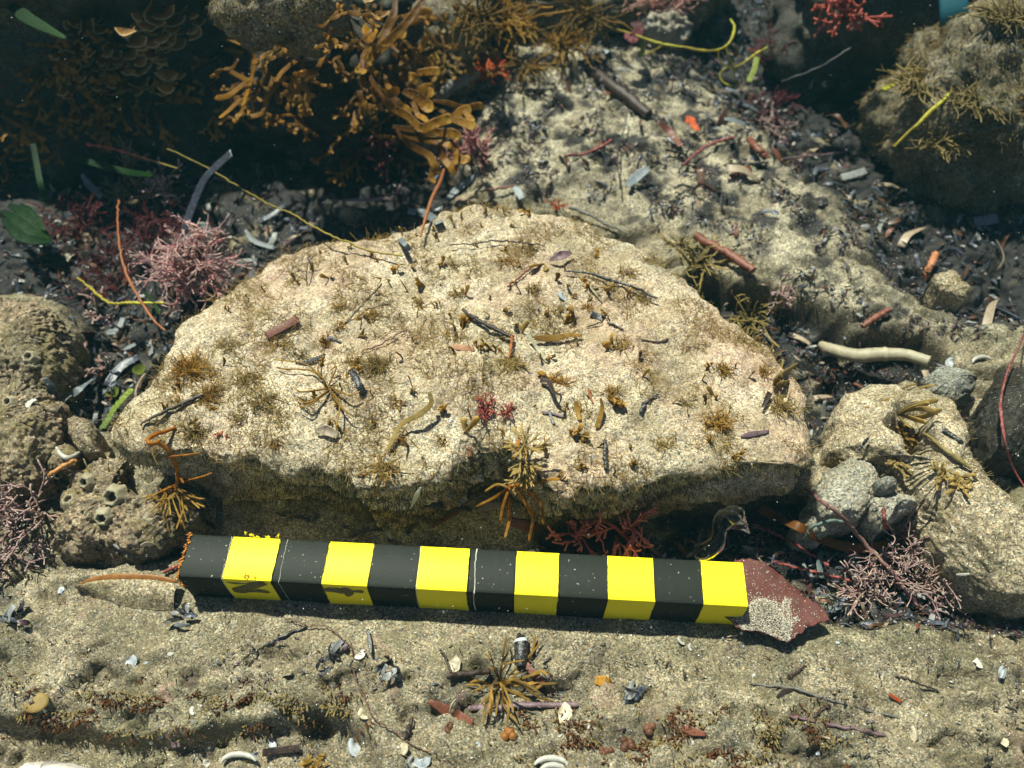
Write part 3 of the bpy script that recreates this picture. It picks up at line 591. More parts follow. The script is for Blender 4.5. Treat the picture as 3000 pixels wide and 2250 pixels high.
# --- thin forked brown weed left of the large seaweed
k = K(0, 0); root = thing('forked_weed', 'tangle of narrow orange brown fronds on the shadowed boulder face', 'seaweed', P(730, 260, .05))
for pts, wpx in [([(1460, 240), (1530, 270), (1620, 310)], 30), ([(1450, 320), (1550, 335), (1640, 350)], 28), ([(1640, 350), (1640, 440), (1625, 520), (1600, 600), (1570, 700)], 34), ([(1640, 350), (1690, 270), (1700, 235)], 28), ([(1660, 360), (1720, 380), (1765, 395)], 24), ([(1945, 375), (1870, 430), (1810, 490), (1790, 560), (1730, 630), (1725, 700)], 26), ([(1790, 560), (1800, 620), (1812, 668)], 24), ([(1625, 520), (1690, 540), (1760, 520)], 26),
                 ([(1600, 600), (1500, 700), (1420, 768)], 30), ([(1580, 680), (1560, 730), (1530, 760)], 28), ([(1580, 690), (1610, 745)], 24), ([(1725, 700), (1690, 740), (1600, 760)], 26), ([(1625, 520), (1560, 560), (1480, 620), (1390, 640)], 30), ([(1720, 560), (1740, 480), (1700, 430)], 26), ([(1490, 460), (1560, 500), (1620, 530)], 26), ([(1920, 465), (1980, 480), (2060, 465)], 34), ([(2020, 480), (2030, 520)], 40), ([(2090, 320), (2170, 300)], 30), ([(2040, 470), (2080, 400), (2100, 340)], 24), ([(1860, 380), (1865, 330)], 20)]:
    mb = MB(); strap(mb, pathz(k, pts, [.055 + rng.uniform(-.008, .012)] * len(pts), 16), wpx / 2.212 * .00025, .0003, .2, .9, up=(rng.uniform(-.6, .6), -.7, .7), twist=rng.uniform(-1, 1)); under(mb.build('frond', GO), root)

# --- green blades, stems and stalks on the left
blade('seagrass_blade', GR, pathz(k, [(470, 1020), (600, 1055), (740, 1095), (880, 1125), (1000, 1130)], [.02, .022, .02, .015, .008]), .0042, 'bright green strap blade lying across the dark litter at left', 'seagrass')
blade('seagrass_blade', GR, pathz(k, [(215, 930), (235, 1050), (265, 1200), (310, 1320)], [.03, .025, .02, .008]), .004, 'dark green upright blade near the left margin', 'seagrass')
root = thing('green_leaf', 'cluster of broad green leaves by the left margin above the barnacle rock', 'seagrass', P(70, 660, .0))
for pts in ([(20, 1370), (120, 1430), (220, 1500), (330, 1555)], [(60, 1330), (170, 1390), (250, 1480), (330, 1545)], [(20, 1420), (120, 1520), (230, 1560), (340, 1560)], [(130, 1330), (210, 1400), (300, 1500)]):
    mb = MB(); strap(mb, pathz(k, pts, [.006, .008, .006, .002][:len(pts)], 18), [.003, .0075, .006, .002], .0005, curl=.1, ruff=.1); under(mb.build('leaf', GR), root)
blade('seagrass_blade', GR, pathz(k, [(60, 30), (200, 130), (430, 250)], .1), [.004, .008, .006, .002], 'out-of-focus dark green blade in the upper left corner', 'seagrass')
blade('dark_strap', NV, pathz(k, [(1500, 990), (1400, 1080), (1320, 1170), (1250, 1330), (1185, 1510)], [.045, .035, .025, .012, .0]), .0048, 'dark navy strap blade slanting down through the left litter', 'seagrass')
stalk('yellow_stalk', weed('straw_stalk', (.16, .13, .025), (.30, .24, .05), .2), np.vstack([pathz(k, [(1080, 960), (1340, 1085), (1560, 1220), (1760, 1330), (1900, 1390), (2050, 1480)], [.03, .026, .024, .03, .036, .046], 40), pathz(K(1, 0), [(-100, 1510), (50, 1575), (200, 1630), (400, 1658)], [.05, .0515, .052, .052], 20)]), .0005, 'very long thin straw-coloured stalk running from the boulder foot onto the slab', 'seaweed')
mb = MB(); p = pathz(k, [(560, 935), (700, 957), (870, 1005), (1000, 1045), (1150, 1092)], .015, 60); tube(mb, p, [.0005 + .0008 * max(0, math.sin(i * .9)) * (i < 40) for i in range(60)], 6); finish(mb, 'beaded_strand', weed('beaded_red', (.62, .12, .09), (.30, .24, .06), .2), 'thin stem beaded with red crust in the shadow under the boulder', 'seaweed')
stalk('rusty_stalk', RU, np.vstack([pathz(k, [(770, 1300), (762, 1400), (768, 1520), (785, 1650)], [.02, .022, .022, .02], 20), pathz(K(0, 1), [(800, 60), (840, 160), (930, 320), (1000, 420), (1070, 480)], [.018, .016, .012, .01, .008], 22)]), [.0007, .0006, .0008, .0007, .0005], 'curved rusty orange stalk standing in the litter left of the pink tuft', wob=.12)
stalk('green_sprig', YG, pathz(K(0, 1), [(505, 140), (600, 220), (700, 300), (800, 302), (900, 306), (1060, 306)], .004, 40), [.0006, .0008, .0007, .0009, .0006], 'kinked yellow-green stem crossing the litter below the rusty stalk', wob=.15)
blade('seagrass_blade', GR, pathz(K(0, 1), [(940, 235), (990, 300), (1035, 375)], .004), .0022, 'short narrow green blade under the big pink tuft', 'seagrass')
coralline('pink_weed', PK, 575, 785, 205, 'big crusty pink tuft overhanging the upper left edge of the slab', n=30, depth=3, kids=3, r=.0006, lift=.014, cone=1.0, knob=.45, wide=1.2)
coralline('pink_weed', DP, 490, 560, 120, 'small dusty pink tuft in shadow under the dark boulder', n=9, depth=2, r=.0008, lift=.006)
coralline('brown_tuft', weed('drab_weed', (.07, .055, .03), (.2, .16, .1), .2, dust=.5), 390, 545, 170, 'drab grey-brown tuft beside the small dusty pink tuft', n=14, depth=2, r=.0006, lift=.004)
for x, y, e, lb in [(270, 690, 190, 'dark maroon feathery weed spread left of the rusty stalk'), (420, 720, 180, 'dark maroon feathery weed between the rusty stalk and the pink tuft'), (330, 810, 170, 'dark maroon weed around the kinked green stem'), (490, 680, 150, 'dark maroon weed just above the big pink tuft')]:
    coralline('maroon_weed', MA, x, y, e, lb, n=12, depth=2, kids=4, r=.0004, lift=.002, wide=1.4, knob=.1)
coralline('pink_weed', DP, 275, 940, 110, 'dull pink tuft in the litter below the kinked green stem', n=8, depth=2, r=.0008, lift=.003)
coralline('pink_weed', DP, 285, 1085, 90, 'salmon pink sprig lying in the litter near the green cups', n=5, depth=1, r=.001, lift=.004)
coralline('pink_weed', DP, 100, 1500, 240, 'dense knobbly pink clump at the left margin beside the barnacles', n=20, depth=2, kids=4, r=.0006, lift=.0, cone=1.0, knob=.45)
coralline('pink_weed', DP, 30, 1640, 150, 'lower greyish pink clump touching the left edge of view', n=10, depth=2, kids=4, r=.0006, lift=.0, knob=.45)
coralline('pink_weed', PK, 1395, 450, 150, 'magenta comb-like tuft under the tips of the forked seaweed', n=14, depth=1, kids=6, r=.0008, lift=.006, wide=1.3)
coralline('pink_weed', MA, 1130, 450, 170, 'maroon tuft in the dark gap left of the forked seaweed tips', n=12, depth=2, r=.0009, lift=.006)
coralline('red_weed', CR, 1700, 1565, 175, 'coral red branching weed behind the bar, left half of the pair', n=10, depth=2, kids=3, r=.0008, lift=.013, knob=.2, spread=.55)
coralline('red_weed', CR, 1825, 1560, 170, 'coral red branching weed behind the bar, right half of the pair', n=9, depth=2, kids=3, r=.0008, lift=.013, knob=.2, spread=.55)
coralline('scarlet_weed', RO, 1425, 220, 130, 'scarlet crumbly sprig beside the dark root at top centre', n=12, depth=2, kids=4, r=.0008, lift=.008, knob=.4)
coralline('scarlet_weed', RO, 1632, 605, 55, 'tiny scarlet brush at the top edge of the slab', n=10, depth=1, r=.0004, lift=.002)
coralline('red_weed', weed('brick_weed', (.20, .04, .03), (.42, .10, .07), .3), 2475, 50, 130, 'blurred brick red tuft at the top beside the dark boulder', n=14, depth=2, r=.0013, lift=.01)
coralline('pink_weed', weed('salmon_weed', (.40, .2, .16), (.6, .34, .28), .3), 1930, 20, 150, 'feathery salmon pink tuft at the top edge', n=16, depth=2, r=.0006, lift=.01, wide=1.6)
for x, y, e, m_, lb in [(2260, 320, 130, MA, 'dark red weed in the right litter below the yellow stems'), (2270, 390, 110, DP, 'dusty red-pink sprig in the right litter'), (2250, 190, 150, MA, 'maroon weed in the shade left of the cut pale stone'), (2290, 880, 90, DP, 'small pink sprig at the slab edge by the bleached stick')]:
    coralline('red_weed', m_, x, y, e, lb, n=9, depth=2, r=.0006, lift=.002)
for x, y, e, lb in [(2560, 1640, 200, 'feathery dusty pink weed bed right of the bar end, upper part'), (2650, 1600, 190, 'feathery dusty pink weed bed against the rounded rock'), (2540, 1745, 200, 'dusty pink branching weed nearest the maroon leaf'), (2680, 1710, 180, 'dusty pink weed low in the dark channel at right')]:
    coralline('pink_weed', DP, x, y, e, lb, n=9, depth=2, kids=4, r=.00045, lift=.001, wide=1.5, cone=1.0)
coralline('red_tuft', weed('crimson_tuft', (.24, .03, .03), (.40, .08, .07), .3, dust=.2), 1420, 1205, 85, 'crimson tuft in the middle of the slab, larger one', n=16, depth=2, r=.0003, lift=0, wide=1.3)
coralline('red_tuft', weed('crimson_tuft', (.24, .03, .03), (.40, .08, .07), .3, dust=.2), 1490, 1205, 60, 'crimson tuft on the slab, smaller one to the right', n=9, depth=2, r=.0003)
coralline('red_tuft', RO, 650, 1270, 45, 'small orange-red sprig on the left front of the slab', n=6, depth=1, r=.0004)

# --- orange branch on the slab's lower left edge
k = K(0, 1); root = thing('orange_seaweed', 'bright orange branching seaweed drooping over the lower left slab edge', 'seaweed', on(*k(1020, 1180)))
for pts, z, wpx in [([(1135, 1115), (1080, 1135), (1010, 1155), (960, 1190), (975, 1215), (1040, 1212), (1110, 1290), (1150, 1400), (1140, 1520)], [.044, .047, .05, .053, .054, .052, .046, .036, .026], 34), ([(1040, 1212), (1030, 1190)], [.052, .054], 26), ([(1080, 1300), (1200, 1290), (1300, 1275)], [.046, .047, .047], 14), ([(1150, 1470), (1230, 1450), (1310, 1430), (1375, 1405)], [.03, .032, .034, .036], 16), ([(1150, 1400), (1190, 1470)], [.036, .034], 22), ([(1140, 1480), (1060, 1520), (960, 1560)], [.028, .024, .018], 16), ([(1140, 1510), (1080, 1540), (1000, 1580), (900, 1620)], [.026, .02, .015, .01], 15)]:
    mb = MB(); tube(mb, pathz(k, pts, z, 30), [wpx / 2.212 * .000125 * .5 * q for q in (.8, 1, 1.1, .7)], 7, .0, .6, wob=.1); under(mb.build('branch', OR), root)
for i in range(24):
    a = -2.9 + 2.7 * i / 23 + rng.gauss(0, .1); L = rng.uniform(.008, .018); p = P(*k(1120 + rng.gauss(0, 26), 1530 + rng.gauss(0, 22)), .024); d = Vector((math.cos(a), math.sin(a) * .8, -.35 + rng.gauss(0, .2)))
    mb = MB(); pts = [p, p + d * L * .5, p + d * L + rvec(.0012)]; strap(mb, spline(pts, 12), [.0005, .0007, .0005], .0003, .4, 1, up=(0, -.5, 1))
    if rng.random() < .7:
        e = (d + rvec(.35)).normalized(); strap(mb, spline([pts[1], pts[1] + e * L * .3, pts[1] + e * L * .55], 8), .0008, .0004, .5, 1, up=(0, -.5, 1))
    under(mb.build('frond', TA), root)
# --- yellow-olive weed at the front notch of the slab
k = K(1, 1); root = thing('fringed_seaweed', 'amber fringed seaweed drooping from the front notch of the slab to the bar', 'seaweed', on(*k(1180, 1250)))
def spray(cx, cy, z, n, L, m, a0, a1, dz, root, w_=.0008):
    for i in range(n):
        a = a0 + (a1 - a0) * i / (n - 1) + rng.gauss(0, .08); l = L * rng.uniform(.6, 1.1); p = P(*k(cx, cy), z) + rvec(.0008); d = Vector((math.cos(a), math.sin(a), dz + rng.gauss(0, .25)))
        pts = [p, p + d * l * .5, p + d * l + rvec(l * .1)]; mb = MB(); strap(mb, spline(pts, 10), [w_ * .7, w_, w_ * .8], .0004, .2, 1, up=(0, -.5, 1)); q = pts[1]
        for j in range(2):
            e = (d + rvec(.4)).normalized(); strap(mb, spline([q, q + e * l * .25, q + e * l * .5], 7), w_ * .8, .0004, .6, 1, up=(0, -.5, 1))
        under(mb.build('frond', m), root)
spray(1190, 1240, .052, 15, .011, OL, .1, 6.0, .3, root); spray(1180, 1350, .048, 12, .009, OL, -2.8, -.1, .1, root); spray(1190, 1430, .042, 10, .008, OL, -2.9, 0, -.1, root)
for pts, z, wpx in [([(1160, 1160), (1140, 1230), (1110, 1320)], [.05, .051, .05], 30), ([(1190, 1250), (1180, 1350), (1185, 1450), (1150, 1500)], [.052, .048, .04, .034], 16), ([(1080, 1500), (1000, 1560), (870, 1625)], [.034, .026, .02], 24), ([(1090, 1500), (1060, 1580), (1040, 1660), (1030, 1720)], [.034, .03, .024, .02], 26), ([(1120, 1500), (1180, 1580), (1230, 1680)], [.034, .028, .022], 26), ([(1080, 1490), (1160, 1480), (1250, 1475), (1340, 1450), (1420, 1445)], [.036, .038, .04, .044, .046], 26), ([(1080, 1500), (1010, 1480), (930, 1525)], [.035, .034, .03], 20), ([(1160, 1500), (1250, 1560), (1300, 1640), (1310, 1740)], [.034, .028, .024, .02], 30), ([(1090, 1560), (1090, 1700), (1060, 1830)], [.03, .02, .016], 28), ([(1230, 1600), (1240, 1720), (1215, 1850)], [.028, .02, .014], 28)]:
    mb = MB(); strap(mb, pathz(k, pts, z, 22), [wpx / 2.212 * .00012 * q for q in (.8, 1, .8)], .0003, .1, .8, up=(rng.uniform(-.3, .3), -.6, 1), ruff=.12); under(mb.build('frond', OR if wpx > 22 else TA), root)
# --- starburst weed at the bottom and other sand weeds
k = K(1, 2); c0 = on(*k(1020, 1130)); root = thing('starburst_seaweed', 'brown starburst seaweed with narrow spreading fronds on the foreground sand', 'seaweed', c0)
for x, y, w_ in [(1070, 810, 24), (1300, 840, 22), (960, 900, 14), (1100, 870, 18), (830, 1110, 24), (840, 1165, 18), (1400, 1110, 26), (1330, 1030, 20), (1310, 1135, 24), (1300, 1180, 24), (1230, 1225, 24), (1190, 960, 18), (1145, 1370, 26), (1075, 1370, 24), (920, 1380, 26), (960, 1290, 24), (1120, 1300, 22), (1060, 1250, 22), (950, 1000, 16), (900, 1240, 18), (1160, 1080, 20), (1000, 1330, 20), (1250, 1100, 16), (1190, 1190, 20)]:
    a = on(*k(1020 + rng.gauss(0, 18), 1120 + rng.gauss(0, 25)), .002); h = rng.uniform(.006, .016); e = on(*k(x, y), rng.uniform(.001, .012)); m_ = (a + e) / 2 + Vector((0, 0, h * .4)) + rvec(.0012)
    mb = MB(); p = spline([a, m_, e], 16); strap(mb, p, [w_ / 2.212 * .000092 * q for q in (.6, 1, .9)], .0003, .1, 1, up=(rng.uniform(-.5, .5), -.4, 1), curl=.08); 
    if rng.random() < .5:
        q = Vector(p[9]); d = (e - q); strap(mb, spline([q, q + d * .5 + rvec(.0012), q + d + rvec(.003)], 9), w_ / 2.212 * .00010, .0003, .6, 1)
    under(mb.build('frond', BR if rng.random() < .55 else TA), root)
tuft('brown_weed', TA, 925, 2245, 90, 'amber curled weed tuft cut by the bottom edge', n=26, flat=.0009, single=False)
tuft('brown_weed', OL, 1500, 1070, 70, 'feathery olive tuft standing alone near the slab centre', n=44, r=.00022)
T = [(555, 1080, 110, 60, 'bushy olive tuft on the left shoulder of the slab'), (600, 1170, 110, 40, 'olive tuft by the long dark twig on the left of the slab'), (575, 1265, 90, 40, 'olive tuft behind the orange seaweed'), (730, 1110, 90, 28, 'sparse amber tuft in the left middle of the slab'), (1110, 1070, 90, 60, 'dense amber bush left of the slab centre'), (1040, 1065, 50, 22, 'little amber knot touching the dense amber bush'), (2100, 1240, 80, 46, 'dark amber tuft near the right front of the slab'), (2290, 1190, 110, 36, 'spreading olive tuft on the right side of the slab'), (2120, 1080, 70, 26, 'yellowish tuft below the wiry bush'), (1630, 1120, 80, 26, 'pale amber tuft right of the feathery olive tuft'), (1830, 1010, 70, 24, 'upright amber tuft right of slab centre'), (1125, 1370, 110, 40, 'amber fringe hanging at the slab front left of the notch'), (760, 1180, 100, 30, 'thin amber tuft in front of the left middle'), (1560, 735, 60, 20, 'reddish amber tuft near the top of the slab'), (1870, 870, 60, 18, 'small amber tuft under the black twig'), (1000, 900, 60, 20, 'small amber tuft beside the red-brown strip'), (1340, 860, 50, 16, 'small amber tuft high on the slab')]
for x, y, e, n, lb in T: tuft('brown_weed', rng.choice([OL, TA, OL]), x, y, e, lb, n=n, r=.00019, curl=.9)
root = thing('branching_weed', 'spidery amber weed with curved branches on the left of the slab', 'seaweed', on(950, 1120)); k = K(0, 1)
for pts in ([(2110, 860), (2090, 790), (2000, 740), (1800, 730)], [(2090, 800), (1980, 700), (1770, 670)], [(2120, 860), (1960, 880), (1900, 850)], [(2130, 870), (2000, 950), (1920, 920)], [(2120, 880), (2000, 970), (1930, 970)], [(2140, 870), (2200, 960), (2180, 1100)], [(2130, 840), (2180, 720), (2140, 740)], [(2120, 850), (2060, 740), (2080, 690)], [(2140, 850), (2260, 900), (2330, 880)], [(2150, 900), (2230, 1000), (2300, 1040)]):
    mb = MB(); tube(mb, path3(k, pts, [.001, .005, .004, .0015][:len(pts)], 18), [.00045, .0004, .0003], 6); under(mb.build('branch', TA), root)
WIRY = weed('wiry_weed', (.10, .075, .025), (.40, .30, .08), .3, dust=.35)
for x, y, e, n, lb in [(2050, 770, 170, 46, 'wiry brown bush on the upper right edge of the slab, left one'), (2200, 920, 210, 70, 'wiry brown bush on the right edge of the slab, largest one'), (1990, 720, 110, 20, 'sparse wiry weed at the upper right edge of the slab')]:
    tuft('wiry_weed', WIRY, x, y, e, lb, n=n, r=.00055, single=False, cone=1.0, curl=1.1, lift=.001)
for x, y, e, n, lb in [(1500, 60, 260, 80, 'hanging yellow-brown filament weed at the top centre'), (1400, 40, 220, 60, 'hanging brown filament weed right of the forked seaweed top'), (1650, 120, 220, 70, 'olive net-like weed below the top edge'), (1720, 40, 220, 50, 'yellow-brown weed at the top edge left of the pink tuft'), (1550, 190, 160, 36, 'thin brown weed above the pitted shelf')]:
    tuft('filament_weed', TA if n > 65 else BR, x, y, e, lb, n=n, r=.0006, single=False, up=(0, -.9, -.1), cone=.6, lift=.012, curl=.6)
for x, y, e, n, lb in [(2700, 250, 150, 70, 'fuzzy tan turf on top of the upper right boulder'), (2850, 300, 150, 60, 'fuzzy tan turf on the right shoulder of the upper right boulder'), (2760, 420, 130, 60, 'brown turf fringe at the foot of the upper right boulder'), (2960, 60, 160, 50, 'brown turf in the top right corner')]:
    tuft('turf_weed', GT, x, y, e, lb, n=n, r=.0005, cone=1.1, lift=.0)

for x, y in [(830, 1010), (880, 1045), (660, 1015), (1000, 955), (1085, 925), (1335, 780), (1480, 760), (1560, 850), (1640, 905), (1725, 900), (1840, 800), (1905, 765), (965, 1005), (700, 1220), (810, 1300), (1160, 1180), (1300, 1290), (1950, 1300), (2180, 1000), (2235, 1095), (1350, 1000), (620, 1090), (520, 1180), (900, 1180), (1230, 900), (2010, 1180), (1790, 1150), (1180, 1290)]:
    tuft('weed_wisp', rng.choice([OL, TA]), x, y, rng.uniform(45, 85), 'limp wisp of amber algae lying on the sandy slab', 'algal wisps on the slab', n=16, r=.00016, cone=1.0, curl=1.1)
# --- single blades and stems
S2 = K(1, 1)
blade('strap_frond', TA, path3(S2, [(1250, 530), (1330, 535), (1400, 530), (1480, 512), (1560, 515)], .003), [.002, .0036, .0030, .0024, .0012], 'flat golden strap frond with wavy rim lying near the slab centre', ruff=.15)
blade('pale_blade', weed('pale_dead_blade', (.42, .42, .30), (.5, .5, .38), .3), path3(S2, [(1205, 500), (1270, 600), (1340, 690)], [.004, .002, .001]), .0016, 'thin whitish blade lying below the golden strap frond', 'seagrass')
blade('pale_blade', weed('straw_blade', (.40, .36, .2), (.46, .42, .24), .3), path3(S2, [(1540, 125), (1620, 210), (1690, 295)], .001), .0010, 'faint straw-coloured blade under the black twig', 'seagrass')
blade('strap_frond', TA, path3(S2, [(1680, 920), (1690, 980), (1675, 1050), (1655, 1120)], [.006, .004, .003, .001]), [.0008, .0018, .0024, .0026], 'upright amber tongue frond on the right front of the slab')
blade('strap_frond', TA, path3(S2, [(1520, 940), (1530, 1000), (1545, 1065)], [.005, .003, .001]), [.0018, .0024, .0016], 'shorter amber tongue frond left of the upright one')
blade('strap_frond', OL, path3(S2, [(570, 880), (580, 960), (500, 1030), (390, 1090), (330, 1200), (290, 1270)], [.008, .007, .006, .005, .003, .001]), [.0016, .0026, .0020, .0016], 'long translucent olive frond trailing over the middle front of the slab')
blade('strap_frond', TA, path3(S2, [(270, 1415), (245, 1480), (210, 1575)], [.006, .004, .003]), [.0014, .0016, .0008], 'drooping amber frond over the dark slab front')
blade('pale_blade', weed('chalky_tube', (.5, .48, .36), (.6, .58, .45), .2), path3(S2, [(515, 1500), (480, 1570), (445, 1640)], [.006, .008, .004]), [.0008, .0022, .0016, .0005], 'chalky white stubby weed tip in front of the dark slab edge')
k = K(2, 1); root = thing('forked_frond', 'forked olive strap frond at the right edge of the slab', 'seaweed', on(*k(600, 830)))
for pts in ([(600, 835), (620, 780), (650, 680)], [(605, 830), (660, 760), (740, 702)], [(600, 835), (660, 830), (740, 800)]):
    mb = MB(); strap(mb, path3(k, pts, [.001, .006, .008]), [.0028, .0038, .003], .0006, up=(0, -.8, .6)); under(mb.build('frond', OL), root)
root = thing('forked_frond', 'olive forked fronds growing from the hollow of the rounded rock', 'seaweed', on(*k(1410, 1030)))
for pts in ([(1400, 1020), (1500, 970), (1660, 930)], [(1420, 1010), (1540, 990), (1640, 1005)], [(1410, 1030), (1480, 1050), (1580, 1080)], [(1400, 1030), (1480, 990), (1600, 950)], [(1430, 1040), (1560, 1040), (1680, 990)], [(1400, 1040), (1440, 1090), (1480, 1110)]):
    mb = MB(); strap(mb, path3(k, pts, [.002, .008, .010]), [.0018, .0030, .0022], .0006, up=(0, -.8, .6)); under(mb.build('frond', OL), root)
for x, y, lb in [(1400, 1340, 'olive weed patch at the foot of the rounded rock hollow'), (1450, 1150, 'dark olive weed inside the rounded rock hollow'), (1700, 1420, 'small olive weed patch low on the rounded rock'), (1820, 1480, 'lowest olive weed sprig on the rounded rock')]:
    tuft('brown_weed', OL if y > 1200 else BR, *k(x, y), 80, lb, n=30, flat=.0012)
for x, y, a in [(1420, 860, .3), (1290, 940, .2), (1180, 985, -.2), (1530, 855, .1)]:
    p = on(*k(x, y)); mb = MB(); d = Vector((math.cos(a), math.sin(a), .25)); strap(mb, spline([p, p + d * .004, p + d * .008 + Vector((0, 0, -.001))], 10), .0012, .0004); finish(mb, 'sprout', OL, 'tiny olive blade sprouting on the rounded rock', 'seaweed', 'sprouts on the rounded rock')
k = K(2, 0)
root = thing('yellow_sprig', 'knotted yellow stem with forked green tips arching over the shelf at top', 'seaweed', P(2000, 130, .03)); A = K(1, 0)
for kk, pts, z, r in [(A, [(1740, 185), (1850, 210), (1940, 240), (2080, 285), (2250, 310)], .035, .0013), (k, [(0, 305), (110, 325), (220, 325), (290, 290), (325, 230), (335, 170), (310, 125)], .035, .0013), (k, [(280, 310), (300, 370), (330, 440), (335, 520)], [.035, .03, .02, .012], .0009), (k, [(230, 330), (240, 390), (290, 430), (325, 440)], [.035, .03, .025, .02], .0008), (k, [(330, 440), (390, 410), (470, 350), (550, 305)], [.02, .024, .026, .03], .001), (k, [(290, 430), (240, 480), (260, 530), (320, 560)], [.02, .016, .012, .01], .0009), (A, [(2090, 290), (2020, 330), (1960, 355)], [.035, .03, .026], .0007)]:
    mb = MB(); tube(mb, pathz(kk, pts, z, 26), [r * .75, r * .5, r * .75, r * .4], 6, wob=.3); under(mb.build('stem', YG), root)
mb = MB(); strap(mb, pathz(k, [(480, 370), (465, 450), (425, 535)], [.026, .022, .016]), .004, .0005); under(mb.build('leaf', LG), root)
blade('red_leaf', MA, pathz(A, [(1900, 140), (1930, 190), (1890, 250), (1850, 210)], .035), .008, 'dark red ragged leaf caught on the yellow stem', 'seaweed', ruff=.3)
blade('green_leaf', LG, pathz(A, [(1930, 260), (1955, 320), (1920, 370)], [.03, .026, .02]), .004, 'lime green leaf hanging below the yellow stem')
mb = MB(); tube(mb, pathz(k, [(1745, 580), (1690, 650), (1600, 725), (1520, 810), (1470, 850), (1370, 950)], [.055, .055, .052, .047, .043, .035], 30), [.0005, .0010, .0013, .0011, .0008, .0009], 7, 1, 0); finish(mb, 'yellow_sprig', YG, 'straight bright yellow stem leaning on the upper right boulder', 'seaweed')
blade('green_leaf', YG, pathz(k, [(1540, 480), (1450, 490), (1380, 540), (1290, 580)], .05), [.006, .003, .0012, .004], 'small yellow-green sprig left of the bright yellow stem')
stalk('black_twig', hard('black_twig', (.006, .006, .007), (.02, .018, .018), 300, .5), pathz(k, [(1360, 110), (1200, 230), (1000, 370), (830, 460), (640, 530)], [.05, .045, .035, .025, .015]), .0007, 'long straight dark twig slanting across the pale cut stone, top right', 'twig')
stalk('black_twig', hard('grey_twig', (.02, .02, .02), (.06, .05, .05), 300, .5), pathz(k, [(2300, 320), (2000, 590), (1780, 710)], [.07, .06, .05]), .0007, 'thin dark twig on the right boulder near the yellow stem', 'twig')
k = K(2, 1)
mb = MB(); tube(mb, spline([on(*k(x, y), l) for x, y, l in [(2230, 440, .022), (2190, 560, .02), (2110, 740, .012), (2068, 900, .010), (2062, 1010, .008), (2090, 1200, .010), (2140, 1370, .010), (2230, 1520, .012)]], 60), [.0004, .0005, .0006, .0005, .0008, .0005, .0004, .0005], 7, wob=.3); finish(mb, 'red_strand', RS, 'knobbly red stem curving down the right margin', 'seaweed')
k = K(2, 2)
blade('kelp_strip', weed('brown_kelp', (.12, .045, .012), (.20, .08, .02), .25, .35), path3(k, [(500, -30), (600, 30), (750, 95), (950, 195), (1150, 235), (1330, 200)], [.006, .008, .009, .009, .007, .004], 40), [.0045, .0046, .0042, .0048, .003], 'long brown kelp strip curving right of the bar end', th=.0004)
for pts, r, lb in [([(460, 95), (560, 125), (650, 165), (750, 220), (850, 285), (950, 350)], .0007, 'thin bright red stem above the maroon leaf'), ([(590, 325), (720, 355), (860, 390), (1080, 442)], .0007, 'lower bright red stem reaching from the bar end to the pink weed'), ([(1300, -20), (1310, 60), (1320, 110)], .0009, 'short upright red twig above the pink weed bed')]:
    stalk('red_strand', RS, path3(k, pts, .005, 30), r, lb, wob=.2)
stalk('pink_twig', weed('pink_brown_twig', (.16, .07, .065), (.26, .13, .11), 0, dust=.3), np.vstack([path3(K(2, 1), [(800, 1510), (900, 1590), (985, 1650)], .012, 14), path3(k, [(1060, 60), (1150, 170), (1350, 380), (1450, 510), (1550, 632)], [.012, .012, .012, .010, .004], 36)]), .0009, 'long straight pinkish twig slanting through the weed bed at right', 'twig', wob=.1)
stalk('grey_strand', hard('grey_green_stem', (.05, .07, .06), (.10, .13, .11), 500, .5), path3(k, [(1060, 60), (960, 60), (850, 90), (800, 160), (790, 220)], .009, 24), .0008, 'looped grey-green stem beside the kelp strip', 'seaweed')
blade('grey_strand', hard('grey_green_blade', (.04, .06, .06), (.08, .11, .10), 500, .5), path3(k, [(900, 250), (885, 330), (900, 430)], .006), .0028, 'grey-green blade standing by the maroon leaf tip', 'seagrass')
# --- green blade and cups on the slab's left tip
k = K(0, 1)
blade('green_ribbon', weed('bubbly_green', (.10, .16, .015), (.26, .36, .05), .5, .35), path3(k, [(655, 1130), (700, 1060), (740, 990), (800, 920), (860, 860)], .006, 40), .0034, 'bumpy translucent green blade along the left tip of the slab', ruff=.35)
for x, y, lb in [(745, 905, 'pale green cup-shaped weed beside the bumpy green blade'), (915, 760, 'larger pale green cup-shaped weed on the slab shoulder')]:
    p = on(*k(x, y), .002); mb = MB(); vs = []; fs = []
    for i in range(7):
        for j in range(16):
            a = j / 16 * 6.283; r = .0006 + .003 * (i / 6) ** .7; vs.append(p + Vector((math.cos(a) * r, math.sin(a) * r, i / 6 * .004)))
    fs = [(i * 16 + j, i * 16 + (j + 1) % 16, (i + 1) * 16 + (j + 1) % 16, (i + 1) * 16 + j) for i in range(6) for j in range(16)]
    mb.add(vs, fs); finish(mb, 'cup_weed', LG, lb, 'seaweed')

